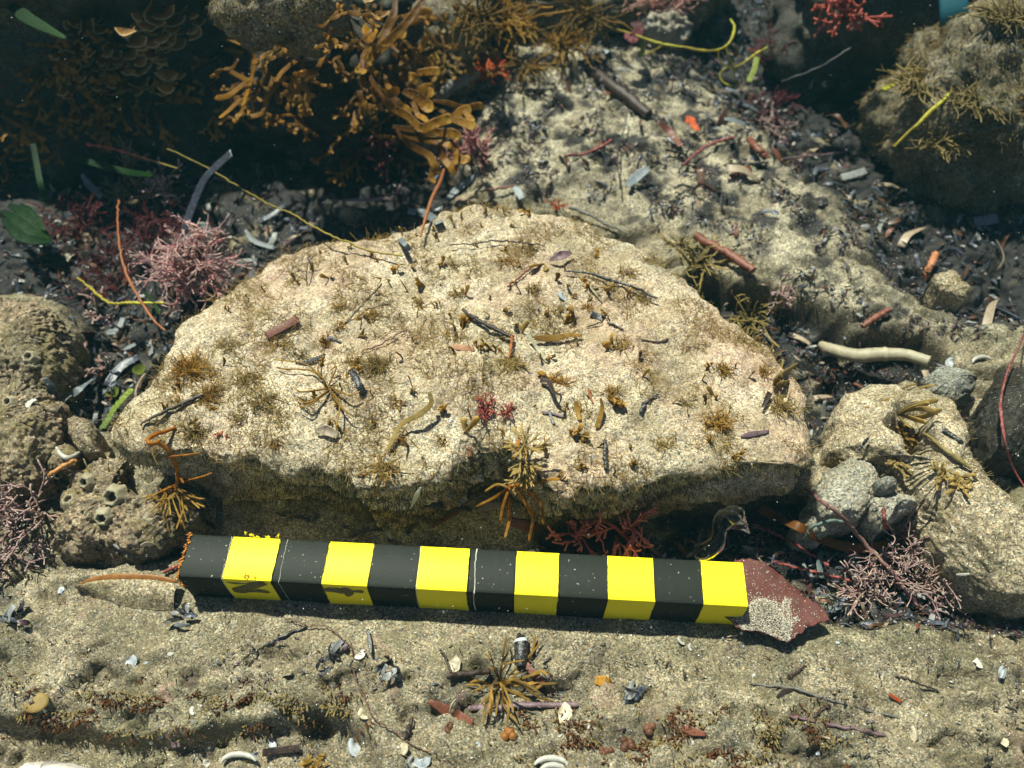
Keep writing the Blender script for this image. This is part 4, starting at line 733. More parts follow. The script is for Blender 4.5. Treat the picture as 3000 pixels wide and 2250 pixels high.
# --- small brown sprouts all over the slab: one of each kind, then copies
protos = []
for v in range(10):
    mb = MB()
    for j in range(rng.choice([1, 1, 2, 3, 4])):
        L = rng.uniform(.003, .0065); d = Vector((rng.gauss(0, .35), rng.gauss(0, .35), 1)).normalized(); b = Vector((rng.gauss(0, .0006), rng.gauss(0, .0006), -.0006)); e = rvec(.3)
        pts = [b, b + d * L * .4, b + d * L * .75 + e * L * .15, b + (d + e * .6) * L]
        if v < 5: strap(mb, spline(pts, 10), [.0006, .0010, .0018, .0020], .0004, up=(rng.uniform(-1, 1), -1, .2), curl=.1)
        else: strap(mb, spline(pts, 10), [.0008, .0009, .0006], .0004, up=(rng.uniform(-1, 1), -1, .2))
    protos.append(mb.build('sprout', [TA, OL, BR][v % 3], data_only=True))
spots = [K(1, 1)(x, y) for x, y in [(1050, 360), (970, 400), (1170, 440), (850, 410), (800, 250), (940, 270), (1170, 240), (1150, 40), (1620, 230), (1850, 260), (1330, 390), (1240, 400), (1480, 330), (1460, 430), (140, 400), (150, 430), (270, 240), (520, 190), (740, 640), (980, 620), (780, 460), (720, 440), (830, 970), (1500, 1155), (1530, 1150), (1640, 1110), (1330, 1300), (1570, 1370), (1760, 1430), (1790, 960), (1750, 930), (1930, 790), (1910, 700), (1730, 600), (800, 1130), (420, 1190), (430, 1220), (460, 880), (850, 1310), (1420, 1440), (650, 1010), (1450, 190), (1360, 160), (1600, 200), (1310, 60)]]
slab_poly = poly(SLAB, .042); sx = [p[0] for p in slab_poly]; sy = [p[1] for p in slab_poly]; cand = spread(slab_poly, 130, .006, lambda q: pn(q, 22, 77) > -.12)
pts3 = [hit(*s)[0] for s in spots] + [drop(*c)[0] for c in cand]
for i, p in enumerate(pts3):
    o = bpy.data.objects.new('sprout', protos[i % 10]); COL.objects.link(o); o.location = p; s = rng.uniform(.65, 1.25) * (1.4 if i < len(spots) else .95); o.scale = (s, s, s); o.rotation_euler = (rng.gauss(0, .35), rng.gauss(0, .35), rng.uniform(0, 6.28))
    tag(o, 'tiny amber-brown algal sprout standing on the sandy slab', 'seaweed', 'sprouts on the slab')
# ------------------------------------------------------------------ litter, sticks, shells
LF = [hard('black_leaf', (.006, .006, .006), (.022, .018, .015), 300, .35, .4, spots=(.10, .10, .09)), hard('brown_leaf', (.035, .016, .008), (.10, .045, .018), 250, .4, .4), hard('slate_leaf', (.022, .027, .036), (.075, .088, .115), 350, .35, .4, spots=(.20, .22, .26)),
      hard('pale_leaf', (.13, .14, .135), (.28, .28, .26), 300, .45, .3), hard('tan_leaf', (.16, .12, .075), (.32, .25, .17), 250, .5, .4), hard('plum_leaf', (.03, .014, .018), (.09, .045, .055), 300, .4, .4), hard('rust_leaf', (.08, .025, .012), (.17, .06, .028), 300, .45, .4)]
WEI = [0, 0, 0, 0, 0, 1, 1, 2, 2, 2, 2, 3, 4, 5, 5, 5, 1, 6]
def leaf_mesh(mb, L, wd, kind_):
    c = rng.uniform(-.35, .35); tw = rng.uniform(-1.2, 1.2); n = 9
    pts = [Vector((L * (t - .5), math.sin(t * 3) * L * c * .4, math.sin(t * 3.14) * L * rng.uniform(.02, .22))) for t in np.linspace(0, 1, 4)]; p = spline(pts, n)
    if kind_ == 0: strap(mb, p, [wd, wd * 1.05, wd, wd * .95], .00025, tip=False, twist=tw, curl=rng.uniform(-.12, .2), up=(0, 0, 1))        # torn strap
    elif kind_ == 1: strap(mb, p, [wd * .15, wd * .8, wd, wd * .7, wd * .05], .00025, tip=False, twist=tw, curl=rng.uniform(-.1, .3), up=(0, 0, 1))    # leaflet
    else: strap(mb, p, [wd * .5, wd * 1.2, wd * .8, wd * 1.3], .0003, twist=tw, curl=rng.uniform(-.1, .3), ruff=.25, up=(0, 0, 1))               # ragged flake
LEAVES = []
for m in LF:
    row = []
    for v in range(6):
        mb = MB(); leaf_mesh(mb, rng.uniform(.008, .016) * (1.2 if v % 3 == 0 else .9), rng.uniform(.0018, .0040), v % 3); row.append(mb.build('leaf_fragment', m, data_only=True))
    LEAVES.append(row)
def settle(o, p, n, tilt=.35, lift=.0):
    q = n.to_track_quat('Z', 'Y') if n.z > .35 else Vector((0, -.3, 1)).to_track_quat('Z', 'Y')
    o.rotation_mode = 'QUATERNION'; o.rotation_quaternion = q @ Matrix.Rotation(rng.uniform(0, 6.28), 3, 'Z').to_quaternion() @ Matrix.Rotation(rng.gauss(0, tilt), 3, 'X').to_quaternion() @ Matrix.Rotation(rng.gauss(0, tilt * .6), 3, 'Y').to_quaternion(); o.location = p + Vector((0, 0, lift))
def scatter(pts, n, name, label, group, tilt=.4, sc=(.6, 1.3), mats=WEI, lift=.0035):
    k = 0
    for x, y in spread(poly(pts), n * 2):
        if k == n: break
        p, nn = dropg(x, y)
        if p is None: continue
        mi = rng.choice(mats); o = bpy.data.objects.new(name, LEAVES[mi][rng.randrange(6)]); COL.objects.link(o)
        settle(o, p, nn, tilt, rng.uniform(.0005, lift)); s = rng.uniform(*sc); o.scale = (s, s, s); tag(o, label, 'leaf', group); k += 1
VIS_L = [(120, 560), (450, 500), (950, 570), (1300, 560), (1250, 620), (960, 690), (740, 800), (580, 920), (430, 1100), (340, 1190), (220, 1240), (170, 1100), (210, 990), (150, 860)]
VIS_R = [(2050, 60), (2330, 60), (2600, 420), (2750, 560), (2990, 600), (2990, 900), (2860, 930), (2640, 850), (2520, 700), (2450, 540), (2250, 430), (2120, 260)]
VIS_C = [(1620, 1500), (2100, 1470), (2320, 1560), (2500, 1560), (2720, 1560), (2850, 1680), (2990, 1770), (2990, 1850), (2680, 1820), (2450, 1780), (2200, 1690), (1700, 1610)]
VIS_S = [(1340, 330), (1500, 200), (2000, 220), (2250, 450), (2440, 620), (2480, 760), (2150, 700), (1800, 600), (1480, 560), (1350, 480)]
VIS_X = [(2120, 800), (2280, 850), (2480, 960), (2780, 1040), (2770, 1085), (2560, 1105), (2470, 1170), (2440, 1300), (2400, 1290), (2400, 1050)]
scatter(VIS_L, 105, 'leaf_fragment', 'dead leaf fragment in the dark litter left of the slab', 'leaf fragments in the left litter')
scatter(VIS_R, 75, 'leaf_fragment', 'dead leaf fragment in the dark litter at the upper right', 'leaf fragments in the upper right litter')
scatter(VIS_C, 70, 'leaf_fragment', 'dead leaf fragment in the dark channel right of the bar', 'leaf fragments in the channel by the bar', sc=(.45, 1.1))
scatter(VIS_S, 60, 'leaf_fragment', 'dead leaf fragment on the pitted sandy shelf behind the slab', 'leaf fragments on the pitted shelf', mats=[0, 1, 1, 2, 4, 5, 6, 3], sc=(.7, 1.5), tilt=.3, lift=.002)
scatter(VIS_X, 22, 'leaf_fragment', 'dead leaf fragment in the gap under the bleached stick', 'leaf fragments near the bleached stick', sc=(.6, 1.2), mats=[0, 1, 3, 4, 5])
# the uncountable rest of the litter
mb = MB()
def bulk(pts, n, sc, mats, gate=None):
    g = None if gate is None else (lambda q: pn(q, 40, 93) + .5 * pn(q, 95, 94) > gate)
    for x, y in spread(poly(pts), n, -.002, g):
        p, nn = dropg(x, y)
        if p is None: continue
        me_ = LEAVES[0][rng.randrange(6)]; s = rng.uniform(.25, .8) * sc; R = (nn if nn.z > .4 else Vector((0, 0, 1))).to_track_quat('Z', 'Y').to_matrix() @ Matrix.Rotation(rng.uniform(0, 6.28), 3, 'Z') @ Matrix.Rotation(rng.gauss(0, .5), 3, 'X') @ Matrix.Rotation(rng.gauss(0, .3), 3, 'Y')
        mb.cur = rng.choice(mats); q = p + Vector((0, 0, rng.uniform(0, .003)))
        mb.add([q + R @ (v.co * s) for v in me_.vertices], [tuple(f.vertices) for f in me_.polygons])
bulk(TRENCH_L, 2300, 1, WEI); bulk(TRENCH_R, 2000, 1, [0, 0, 0, 0, 1, 2, 2, 2, 5]); bulk(CHANNEL, 1700, .8, WEI); bulk(SHELF, 3300, .6, [0, 0, 0, 1, 1, 2, 2, 4, 5, 5, 5, 3], .03); bulk([(0, 1860), (3000, 1960), (3000, 2250), (0, 2250)], 700, .3, [0, 0, 1, 5, 2, 4], .14); bulk(VIS_X, 420, .6, WEI)
bulk([(0, 1650), (3000, 1850), (3000, 2250), (0, 2250)], 650, .28, [0, 0, 1, 4, 5, 2]); bulk([(560, 1480), (1560, 1520), (1560, 1610), (560, 1560)], 60, .4, [0, 1, 4])
kind(mb.build('leaf_litter', LF), 'stuff')

# --- single sticks, leaves and chips
HB = hard('dark_wood', (.012, .008, .006), (.05, .028, .018), 400, .45, .6); HR = hard('red_brown_wood', (.09, .026, .014), (.19, .06, .03), 400, .5, .5); HG = hard('grey_wood', (.07, .065, .055), (.2, .18, .15), 400, .6, .6, spots=(.03, .03, .03)); HK = hard('black_chip', (.006, .006, .006), (.025, .02, .018), 500, .3, .4, spots=(.2, .2, .19))
HT = hard('terracotta_strip', (.10, .03, .014), (.19, .06, .03), 300, .5, .5); HP = hard('plum_stick', (.07, .035, .04), (.2, .13, .14), 300, .5, .5)
def stick(name, m, k, pts, r, label, lift=.001, cat='twig', sides=7, n=20, wob=.12):
    r = [q * .78 for q in r] if isinstance(r, list) else r * .78
    return stalk(name, m, path3(k, pts, lift, n), r, label, cat, sides, wob=wob)
def strip(name, m, k, pts, wd, label, lift=.001, cat='leaf', th=.00025, **q): return blade(name, m, path3(k, pts, lift, 18), wd, label, cat, th, tip=False, **q)
# bleached stick at right: hollow end, bent
k = K(2, 1); root = thing('bleached_stick', 'thick pale bleached stick bent in the middle beside the right side of the slab', 'stick', on(*k(1250, 560)))
BL = hard('bleached_wood', (.22, .195, .125), (.37, .33, .22), 250, .55, .5)
mb = MB(); p = spline([on(2405, 1010, .004), on(2460, 992, .008), on(2540, 988, .012), on(2600, 1000, .013), on(2660, 1030, .013), on(2722, 1060, .013)], 40); p[:, 2] = np.linspace(p[0, 2], p[-1, 2], 40) + .0015 * np.sin(np.linspace(0, 3, 40)); tube(mb, p, [.0022, .0032, .0036, .0038, .0040, .0036, .0033, .0031, .0030], 14, wob=.03); under(mb.build('stem', BL), root)
mb = MB(); e = Vector(p[-1]); d = (e - Vector(p[-3])).normalized(); tube(mb, [e, e + d * .0004], [.0021, .0021], 12); under(mb.build('hollow_end', hard('hollow_dark', (.10, .085, .05), (.2, .17, .1), 400, .8)), root)
mb = MB(); q = Vector(p[25]); d = (Vector(p[27]) - q).normalized(); tube(mb, [q - d * .0012, q, q + d * .0012], [.0038, .0040, .0037], 14, wob=.04); under(mb.build('knot', BL), root)
stick('reed_stub', HR, K(2, 0), [(80, 1530), (210, 1600), (330, 1665), (455, 1755)], [.0030, .0034, .0034, .0031], 'stout red-brown reed stem lying behind the right edge of the slab', .005, 'stick', 12, wob=.03)
stick('reed_stub', hard('orange_reed', (.28, .10, .04), (.42, .18, .08), 300, .5, .4), K(2, 1), [(1640, -15), (1605, 60), (1570, 140)], [.0027, .0027, .0027], 'short orange reed stub standing at an angle near the right litter', [.012, .008, .004], 'stick', 12, wob=.03)
strip('bark_strip', HT, K(0, 1), [(1725, 518), (1830, 460), (1932, 408)], .0042, 'flat terracotta bark strip on the upper left of the slab', .002, th=.0006)
stick('twig', HB, K(0, 1), [(900, 1090), (1020, 1030), (1100, 990), (1230, 935), (1312, 898)], [.0006, .0009, .001, .0013, .0009], 'long dark twig lying across the left of the slab', .002)
stick('twig', HK, S2, [(1450, 95), (1570, 105), (1690, 140), (1780, 165), (1870, 190), (1970, 235), (2050, 275)], [.0005, .0006, .0010, .0011, .0008, .0010, .0007], 'black jointed twig high on the right of the slab', .003)
stick('twig', HK, S2, [(22, 440), (120, 330), (190, 260), (262, 180)], .0005, 'thin straight dark twig on the left middle of the slab', [.001, .004, .006, .008])
stick('twig', HR, S2, [(130, 620), (280, 560), (420, 475)], .00045, 'thin reddish twig above the dense amber bush', .0015)
stick('twig', HR, S2, [(1075, 200), (1180, 120), (1255, 50)], .0007, 'straight rust-red twig near the top of the slab', .002)
stick('twig', HB, S2, [(790, 350), (850, 395), (920, 435), (1010, 480), (1105, 525)], [.0011, .0014, .0012, .0015, .0011], 'stout dark brown broken twig in the middle of the slab', .003)
stick('twig', RU, S2, [(1108, 510), (1100, 590), (1088, 665)], .0009, 'short rusty stalk hanging from the stout broken twig', [.004, .003, .001])
stick('twig', HB, K(0, 1), [(1990, 190), (1985, 120), (2000, 40), (2050, -10)], .0004, 'hair-thin dark curved stalk on the upper left of the slab', [.0005, .005, .007, .009])
stick('twig', HB, K(1, 0), [(700, 1585), (850, 1580), (1000, 1560), (1150, 1570), (1320, 1592)], [.0004, .0005, .0006, .0004], 'thin olive-brown stalk lying across the top of the slab', .003, n=40)
strip('leaf_chip', HK, S2, [(1615, 375), (1660, 390), (1700, 405)], .0032, 'small black square chip on the right of the slab')
stick('twig', HK, S2, [(1730, 430), (1830, 480)], .0006, 'short dark twig next to the black square chip'); stick('twig', HK, S2, [(1590, 460), (1690, 430)], .0004, 'tiny thin twig left of the black square chip')
strip('leaf_chip', HB, S2, [(2120, 540), (2050, 560), (1945, 545)], .0012, 'curved dark sliver at the right of the slab centre'); strip('leaf_chip', HK, K(0, 1), [(1915, 695), (1990, 690), (2110, 640)], [.001, .0026, .0018], 'small black chip behind the spidery amber weed')
strip('curled_leaf', HK, S2, [(60, 740), (100, 790), (120, 850), (165, 890)], [.0026, .0034, .0030, .0014], 'dark curled leaf under the dense amber bush', [.002, .004, .003, .001], curl=.3)
strip('curled_leaf', HB, S2, [(1290, 805), (1340, 810), (1375, 880), (1425, 910), (1400, 990)], [.0020, .0026, .0022, .0018, .0006], 'dark twisted leaf standing right of the feathery olive tuft', [.002, .005, .006, .007, .002], twist=1.5)
stick('twig', HK, S2, [(1940, 1005), (1985, 940), (2060, 895)], [.0012, .0008, .0004], 'dark thorn-like twig on the right front of the slab'); stick('twig', HK, S2, [(1710, 1195), (1708, 1290), (1716, 1380)], [.0011, .0013, .0010], 'short black upright stick near the slab front', .002, wob=.2)
strip('leaf_chip', RU, S2, [(1605, 865), (1615, 910), (1632, 950)], [.0018, .0012, .0004], 'tiny red-brown sliver right of the twisted leaf'); strip('leaf_chip', HP, S2, [(1300, 1010), (1370, 1020), (1440, 1040)], .0011, 'pinkish sliver in front of the twisted leaf')
strip('leaf_chip', HK, S2, [(1345, 1000), (1360, 1050), (1380, 1090)], .0012, 'narrow black curl in front of the pinkish sliver'); strip('bark_chip', hard('orange_chip', (.28, .12, .05), (.46, .24, .12), 300, .5), S2, [(725, 590), (790, 595), (860, 605)], [.0024, .0030, .0020], 'flat orange-brown chip in the centre of the slab')
strip('plum_leaf', HP, S2, [(1350, 30), (1420, 0), (1490, -20)], [.001, .0050, .0020], 'curled plum-coloured leaf near the top of the slab', [.003, .006, .004], curl=.2)
strip('leaf_chip', HP, K(2, 1), [(375, 1170), (440, 1155), (560, 1135)], [.0010, .0026, .0012], 'pinkish sliver on the right front of the slab'); strip('leaf_chip', HK, K(0, 1), [(2095, 545), (2150, 535), (2212, 560)], [.001, .0022, .001], 'dark sliver between the bark strip and the dense amber bush')
strip('tan_leaf', LF[4], K(0, 1), [(2040, 1130), (2110, 1130), (2190, 1165)], [.0008, .0050, .0030], 'small pale orange shell-like leaf at the slab front', .002, curl=.2); strip('leaf_chip', HR, S2, [(835, 1235), (830, 1300)], .0018, 'tiny rust chip at the slab front left of the notch')
strip('curled_leaf', HB, K(2, 1), [(560, 890), (540, 930), (515, 980)], [.0028, .0022, .001], 'peach and brown leaf scrap at the right of the slab', .003, curl=.3)
# left litter
LG_ = hard('speckled_slate', (.10, .12, .13), (.22, .25, .26), 700, .4, .4, spots=(.02, .02, .02))
for kk, pts, wd, lb in [(K(0, 1), [(375, 1000), (450, 920), (520, 860), (620, 790)], .0042, 'pale slate-grey strap blade left of the green cups'), (K(0, 1), [(290, 790), (340, 860), (380, 935)], .0046, 'speckled grey leaf lying against the barnacle rock'), (K(0, 0), [(530, 1130), (580, 1200), (660, 1280)], .0050, 'blue-grey leaf in the shadowed left litter'), (K(0, 0), [(1590, 1490), (1640, 1560), (1780, 1610)], .0034, 'blue-grey curved leaf above the slab shoulder'), (K(0, 1), [(690, 500), (760, 480), (800, 400)], .0042, 'grey-green leaf under the rusty stalk'), (K(0, 1), [(960, 500), (975, 570), (980, 640)], .0040, 'pale grey leaflet near the slab shoulder'), (K(0, 1), [(800, 610), (880, 570)], .0024, 'whitish narrow leaf near the slab shoulder'), (K(1, 0), [(680, 1300), (760, 1220), (900, 1130)], .0050, 'grey-blue strap leaf behind the top of the slab'), (K(1, 0), [(0, 1300), (150, 1295), (330, 1285)], .0024, 'purplish grey twig-like leaf behind the slab shoulder'),
                      (K(1, 0), [(1850, 1210), (1900, 1160), (1990, 1090)], .0065, 'large pale leaf fragment on the shelf at right'), (K(1, 0), [(2050, 790), (2130, 860), (2200, 950)], .0050, 'red-brown leaf on the shelf right of the dark root'), (K(1, 0), [(430, 1370), (540, 1390), (640, 1450)], .0070, 'sand-dusted grey leaf at the top left slab corner'), (K(1, 0), [(320, 1490), (390, 1560), (450, 1620)], .0030, 'grey bone-like stick on the slab shoulder'), (K(1, 0), [(1120, 1210), (1150, 1250), (1170, 1290)], .0050, 'pale leaf scrap behind the slab peak'), (K(2, 0), [(270, 770), (330, 780), (410, 810)], .0034, 'pale strap scrap beside the orange scrap')]:
    strip('strap_leaf', HT if 'red-brown' in lb else HP if 'purplish' in lb else LG_, kk, pts, [wd * .5, wd, wd * .7], lb, .005, curl=.1)
strip('orange_scrap', weed('orange_scrap', (.55, .09, .02), (.62, .12, .03), .3), K(2, 0), [(20, 775), (60, 775), (70, 810), (105, 845)], [.006, .004, .005, .003], 'bright orange scrap of weed on the shelf', .006, cat='seaweed', ruff=.2)
# dark root and sticks on the shelf
A = K(1, 0)
stick('driftwood', HB, A, [(1540, 420), (1640, 470), (1760, 560), (1880, 650), (1990, 745)], [.0045, .0055, .0050, .0050, .0040], 'dark waterlogged stick lying aslant on the shelf', .004, 'stick', 9, wob=.15)
stick('root', HG, A, [(600, 630), (660, 600), (700, 560), (800, 510), (880, 470)], [.003, .005, .006, .005, .004], 'dark hairy root beside the scarlet sprig', .008, 'stick', 9, wob=.2)
stick('twig', HG, A, [(890, 165), (960, 140), (1060, 170)], .0016, 'pale fuzzy twig under the hanging filament weed', .014); stick('twig', BL, A, [(1140, 400), (1180, 375), (1245, 365)], .0016, 'white stub of stick on the shelf', .006, 'stick')
stick('twig', RS, A, [(1450, 1010), (1600, 990), (1750, 910)], .0012, 'reddish twig in the middle of the shelf', .004); stick('twig', RS, K(2, 0), [(0, 1075), (60, 1020), (150, 950), (250, 910), (330, 890)], .0013, 'red twig on the shelf below the orange scrap', .005)
stick('twig', HG, A, [(1480, 1340), (1600, 1390), (1700, 1440), (1860, 1515)], [.0018, .0012, .0012, .0007], 'pinkish tan stick at the upper right edge of the slab', .004); stick('twig', RS, A, [(820, 860), (800, 930)], .0011, 'short pink stub beside the forked seaweed tips', .01)
stick('twig', HK, A, [(1850, 740), (1820, 880), (1790, 1010), (1810, 1230)], .0006, 'fine black upright stalk on the shelf', .008); stick('twig', HR, A, [(900, 1240), (1010, 1220), (1130, 1205)], .0009, 'red twig lying behind the slab peak', .004); stick('twig', HP, A, [(350, 1260), (390, 1190), (415, 1110)], .0014, 'pink-grey twig leaning behind the slab shoulder', [.004, .01, .014])
stick('twig', HR, K(2, 0), [(430, 900), (480, 960), (545, 1025)], .0030, 'short orange-brown stub in the right litter', .006, 'stick', wob=.05); strip('bark_strip', HT, K(2, 0), [(310, 1150), (380, 1110), (440, 1080)], .0040, 'tan bark strip at the edge of the right litter', .003); stick('twig', HG, K(2, 0), [(380, 1055), (500, 1055), (630, 1040)], .0009, 'slender grey twig at the edge of the right litter', .004)
stick('twig', HP, K(2, 0), [(650, 1030), (830, 1010), (1060, 985)], .0008, 'pinkish straight twig in the right litter', .006); strip('strap_leaf', LF[3], K(2, 0), [(1030, 1150), (1110, 1130), (1190, 1105)], .0048, 'bluish white leaf alone in the right litter', .004); strip('strap_leaf', LF[2], K(2, 0), [(1890, 1440), (1960, 1430), (2040, 1410)], .007, 'blue-grey leaf in the dark litter by the right margin', .004)
stick('driftwood', HR, K(2, 1), [(1170, 455), (1250, 400), (1345, 345)], [.0020, .0026, .0018], 'red-brown broken stem behind the bleached stick', .004, 'stick'); strip('strap_leaf', LF[0], K(2, 1), [(720, 690), (850, 740), (960, 820)], .0040, 'dark strap leaf leaning between the slab and the rounded rock', [.012, .008, .002])
stick('twig', HK, K(2, 1), [(1690, 1125), (1745, 1165), (1810, 1210)], .0013, 'black speckled rod on the rounded rock', .001); stick('twig', hard('olive_twig', (.10, .08, .02), (.2, .15, .05), 300), K(2, 1), [(1565, 1150), (1700, 1250), (1790, 1320), (1865, 1375)], [.0009, .0012, .0016, .0010], 'olive and dark twig across the rounded rock', .002)
stick('twig', HK, K(2, 1), [(1130, 1275), (1200, 1180)], .0009, 'short dark twig at the left foot of the rounded rock', .004)
# right channel and foreground
k = K(2, 2)
for pts, r, m, lb in [([(440, 1110), (560, 1125), (700, 1140), (1000, 1230), (1200, 1285), (1405, 1335)], [.0010, .0012, .0010, .0011, .0009], HG, 'long grey-brown twig half buried in the lower right sand'), ([(690, 1325), (830, 1355), (1000, 1385), (1150, 1410), (1310, 1445)], [.0012, .0013, .0014, .0013], HP, 'pinkish twig below the long grey-brown twig'), ([(1380, 1060), (1500, 1100), (1660, 1165)], .0007, HB, 'thin dark twig in the right foreground sand'), ([(680, 1075), (740, 1040), (800, 990)], [.0018, .0012, .0005], HB, 'short dark hooked twig below the maroon leaf'), ([(780, 1410), (850, 1330), (950, 1250)], .0014, HB, 'dark twig crossing the pinkish twig'), ([(1210, 215), (1330, 110), (1500, 10)], [.0014, .0016, .0012], HG, 'grey-purple twig crossing the pink weed bed'), ([(1100, 610), (1200, 590), (1270, 690)], .0012, HP, 'forked pinkish twig at the lower edge of the channel')]:
    stick('twig', m, k, pts, [q * .7 for q in r] if isinstance(r, list) else r * .7, lb, .0003, wob=.25)
strip('leaf_chip', HB, k, [(610, 1200), (660, 1170), (715, 1150)], [.001, .0034, .0010], 'dark leaf by the long grey-brown twig'); strip('leaf_chip', RO, k, [(1340, 1180), (1375, 1205), (1415, 1230)], .0014, 'tiny orange-red sliver in the right foreground')
strip('leaf_chip', HT, k, [(-10, 1395), (60, 1420), (150, 1440)], [.002, .0036, .0016], 'rusty brown flake in the lower right sand'); 
k = K(1, 2)
root = thing('dark_husk', 'black pointed husk with a white band, above the starburst seaweed', 'husk', on(*k(1160, 900))); 
mb = MB(); p = path3(k, [(1150, 785), (1165, 840), (1165, 920), (1160, 1000)], .003, 20); tube(mb, p, [.0006, .0028, .0030, .0028, .0022], 9); under(mb.build('shell', HK), root); mb = MB(); tube(mb, p[5:8], [.0031, .0032, .0031], 9, wob=.1); under(mb.build('white_band', hard('white_band', (.4, .42, .42), (.6, .6, .6), 900)), root)
strip('bark_strip', HT, k, [(1195, 985), (1250, 1050), (1312, 1110)], .0028, 'terracotta strip beside the starburst seaweed', .002); strip('bark_strip', HT, k, [(570, 1225), (690, 1290), (760, 1330), (850, 1375)], [.0018, .0050, .0052, .0036], 'coarse red-brown bark piece left of the starburst seaweed', .002, th=.0008)
stick('twig', HB, k, [(690, 1060), (800, 1050), (960, 1030)], [.0014, .0018, .0014], 'dark twig left of the starburst seaweed centre', .002); stick('twig', HP, k, [(830, 1270), (1000, 1275), (1200, 1250), (1400, 1250), (1525, 1250)], [.0016, .0018, .0016, .0014, .0016], 'long purplish stick under the starburst seaweed', .0015); stick('twig', HB, k, [(640, 890), (680, 950), (710, 1040)], .0006, 'thin curved dark twig by the ruffled shell', .002)
stick('twig', HB, k, [(410, 1460), (440, 1400), (462, 1340)], [.0016, .0012, .0008], 'short dark stub in the bottom sand near the wire', .003); strip('leaf_chip', hard('ochre_flake', (.30, .14, .01), (.46, .25, .03), 400, .5), k, [(1645, 1090), (1700, 1100), (1745, 1105)], [.003, .0052, .003], 'ochre flake on the foreground sand at right', .001, ruff=.2)
strip('leaf_chip', HK, K(1, 2), [(170, 760), (185, 850), (190, 920)], [.0012, .0018, .0010], 'black upright sliver in the sand below the bar', .003); strip('strap_leaf', HR, K(1, 1), [(1100, 1720), (1200, 1750), (1300, 1745)], [.004, .0056, .003], 'dark red-brown leaf in the shade behind the bar', .002); strip('leaf_chip', HT, K(1, 2), [(590, 90), (680, 40), (760, 0)], .0020, 'dark red twig-like sliver behind the bar', .003)
strip('leaf_chip', HB, K(1, 1), [(540, 1620), (650, 1610), (760, 1620), (850, 1650)], [.001, .0034, .0034, .0014], 'dark brown leaf under the slab edge near the white shells', .002); strip('strap_leaf', LF[4], K(1, 1), [(870, 1655), (950, 1625), (1040, 1610)], [.001, .0040, .0030], 'pale straw leaf behind the bar beside the white shells', .004)
strip('strap_leaf', LF[3], K(1, 2), [(250, 45), (290, 110), (325, 175)], [.0006, .0030, .0010], 'pale narrow leaf standing behind the bar', [.001, .006, .008]); stick('twig', HK, K(0, 2), [(1290, 10), (1340, 60), (1400, 110)], .0012, 'dark twig ending at the back of the black bar end', .004); strip('strap_leaf', HK, K(0, 1), [(1415, 1560), (1425, 1640), (1420, 1740)], .0034, 'black strap leaf upright behind the bar left end', [.006, .008, .008])
WIRE = hard('rusty_wire', (.06, .02, .012), (.14, .055, .03), 300, .5)
stalk('wire_stalk', WIRE, np.vstack([path3(K(0, 2), [(1850, 690), (2000, 735), (2120, 740), (2205, 805)], .002, 24), path3(k, [(30, 850), (75, 900), (85, 1050), (150, 1200), (205, 1335), (350, 1420), (480, 1520), (572, 1557)], .0015, 60)]), .00024, 'hair-thin rust-brown wire-like stalk winding over the foreground sand', 'seaweed', wob=.1)
stick('speckled_rod', HK, K(0, 2), [(1570, 960), (1660, 900), (1750, 850), (1860, 790), (1985, 740)], [.0004, .0006, .0008, .0008, .0007], 'thin black and white speckled rod on the left foreground sand', .001)
stick('twig', hard('orange_twig', (.35, .14, .03), (.46, .22, .06), 300), K(0, 1), [(310, 1425), (400, 1370), (490, 1320)], [.0012, .0016, .0012], 'orange twig near the barnacles under the slab tip', .006); stick('twig', RS, K(0, 2), [(1060, 390), (1150, 350)], .0009, 'tiny red stub touching the left end of the bar', .002)
strip('strap_leaf', HB, K(0, 2), [(165, 350), (230, 280), (300, 200)], [.0014, .0050, .0050], 'dark blade below the knobbly pink clump', .002); strip('leaf_chip', HB, K(0, 2), [(1700, 1560), (1800, 1545), (1940, 1530)], .0030, 'dark strap leaf by the pale arc shell at the bottom', .003); strip('leaf_chip', HP, K(0, 2), [(1110, 1510), (1165, 1500)], .0026, 'small lilac chip at the bottom edge', .002)
for x, y, c, lb in [(1850, 1160, K(1, 2), 'dark clump of shell and weed scraps on the right foreground'), (2140, 960, K(0, 2), 'dark clump of scraps by the wire-like stalk'), (120, 650, K(0, 2), 'black and white scrap cluster at the left margin'), (1210, 680, K(0, 2), 'dark scrap cluster under the left end of the bar'), (300, 1000, K(1, 2), 'small black scrap cluster in the bottom left centre sand')]:
    p = on(*c(x, y), .001); root = thing('scrap_clump', lb, 'debris', p)
    for i in range(9): mb = MB(); leaf_mesh(mb, rng.uniform(.004, .008), rng.uniform(.0014, .003), rng.randrange(3)); o = mb.build('scrap', LF[rng.choice([0, 0, 2, 3, 5])], root); o.location = (rng.gauss(0, .0026), rng.gauss(0, .003), rng.uniform(0, .003)); o.rotation_euler = (rng.gauss(0, .5), rng.gauss(0, .5), rng.uniform(0, 6.28))

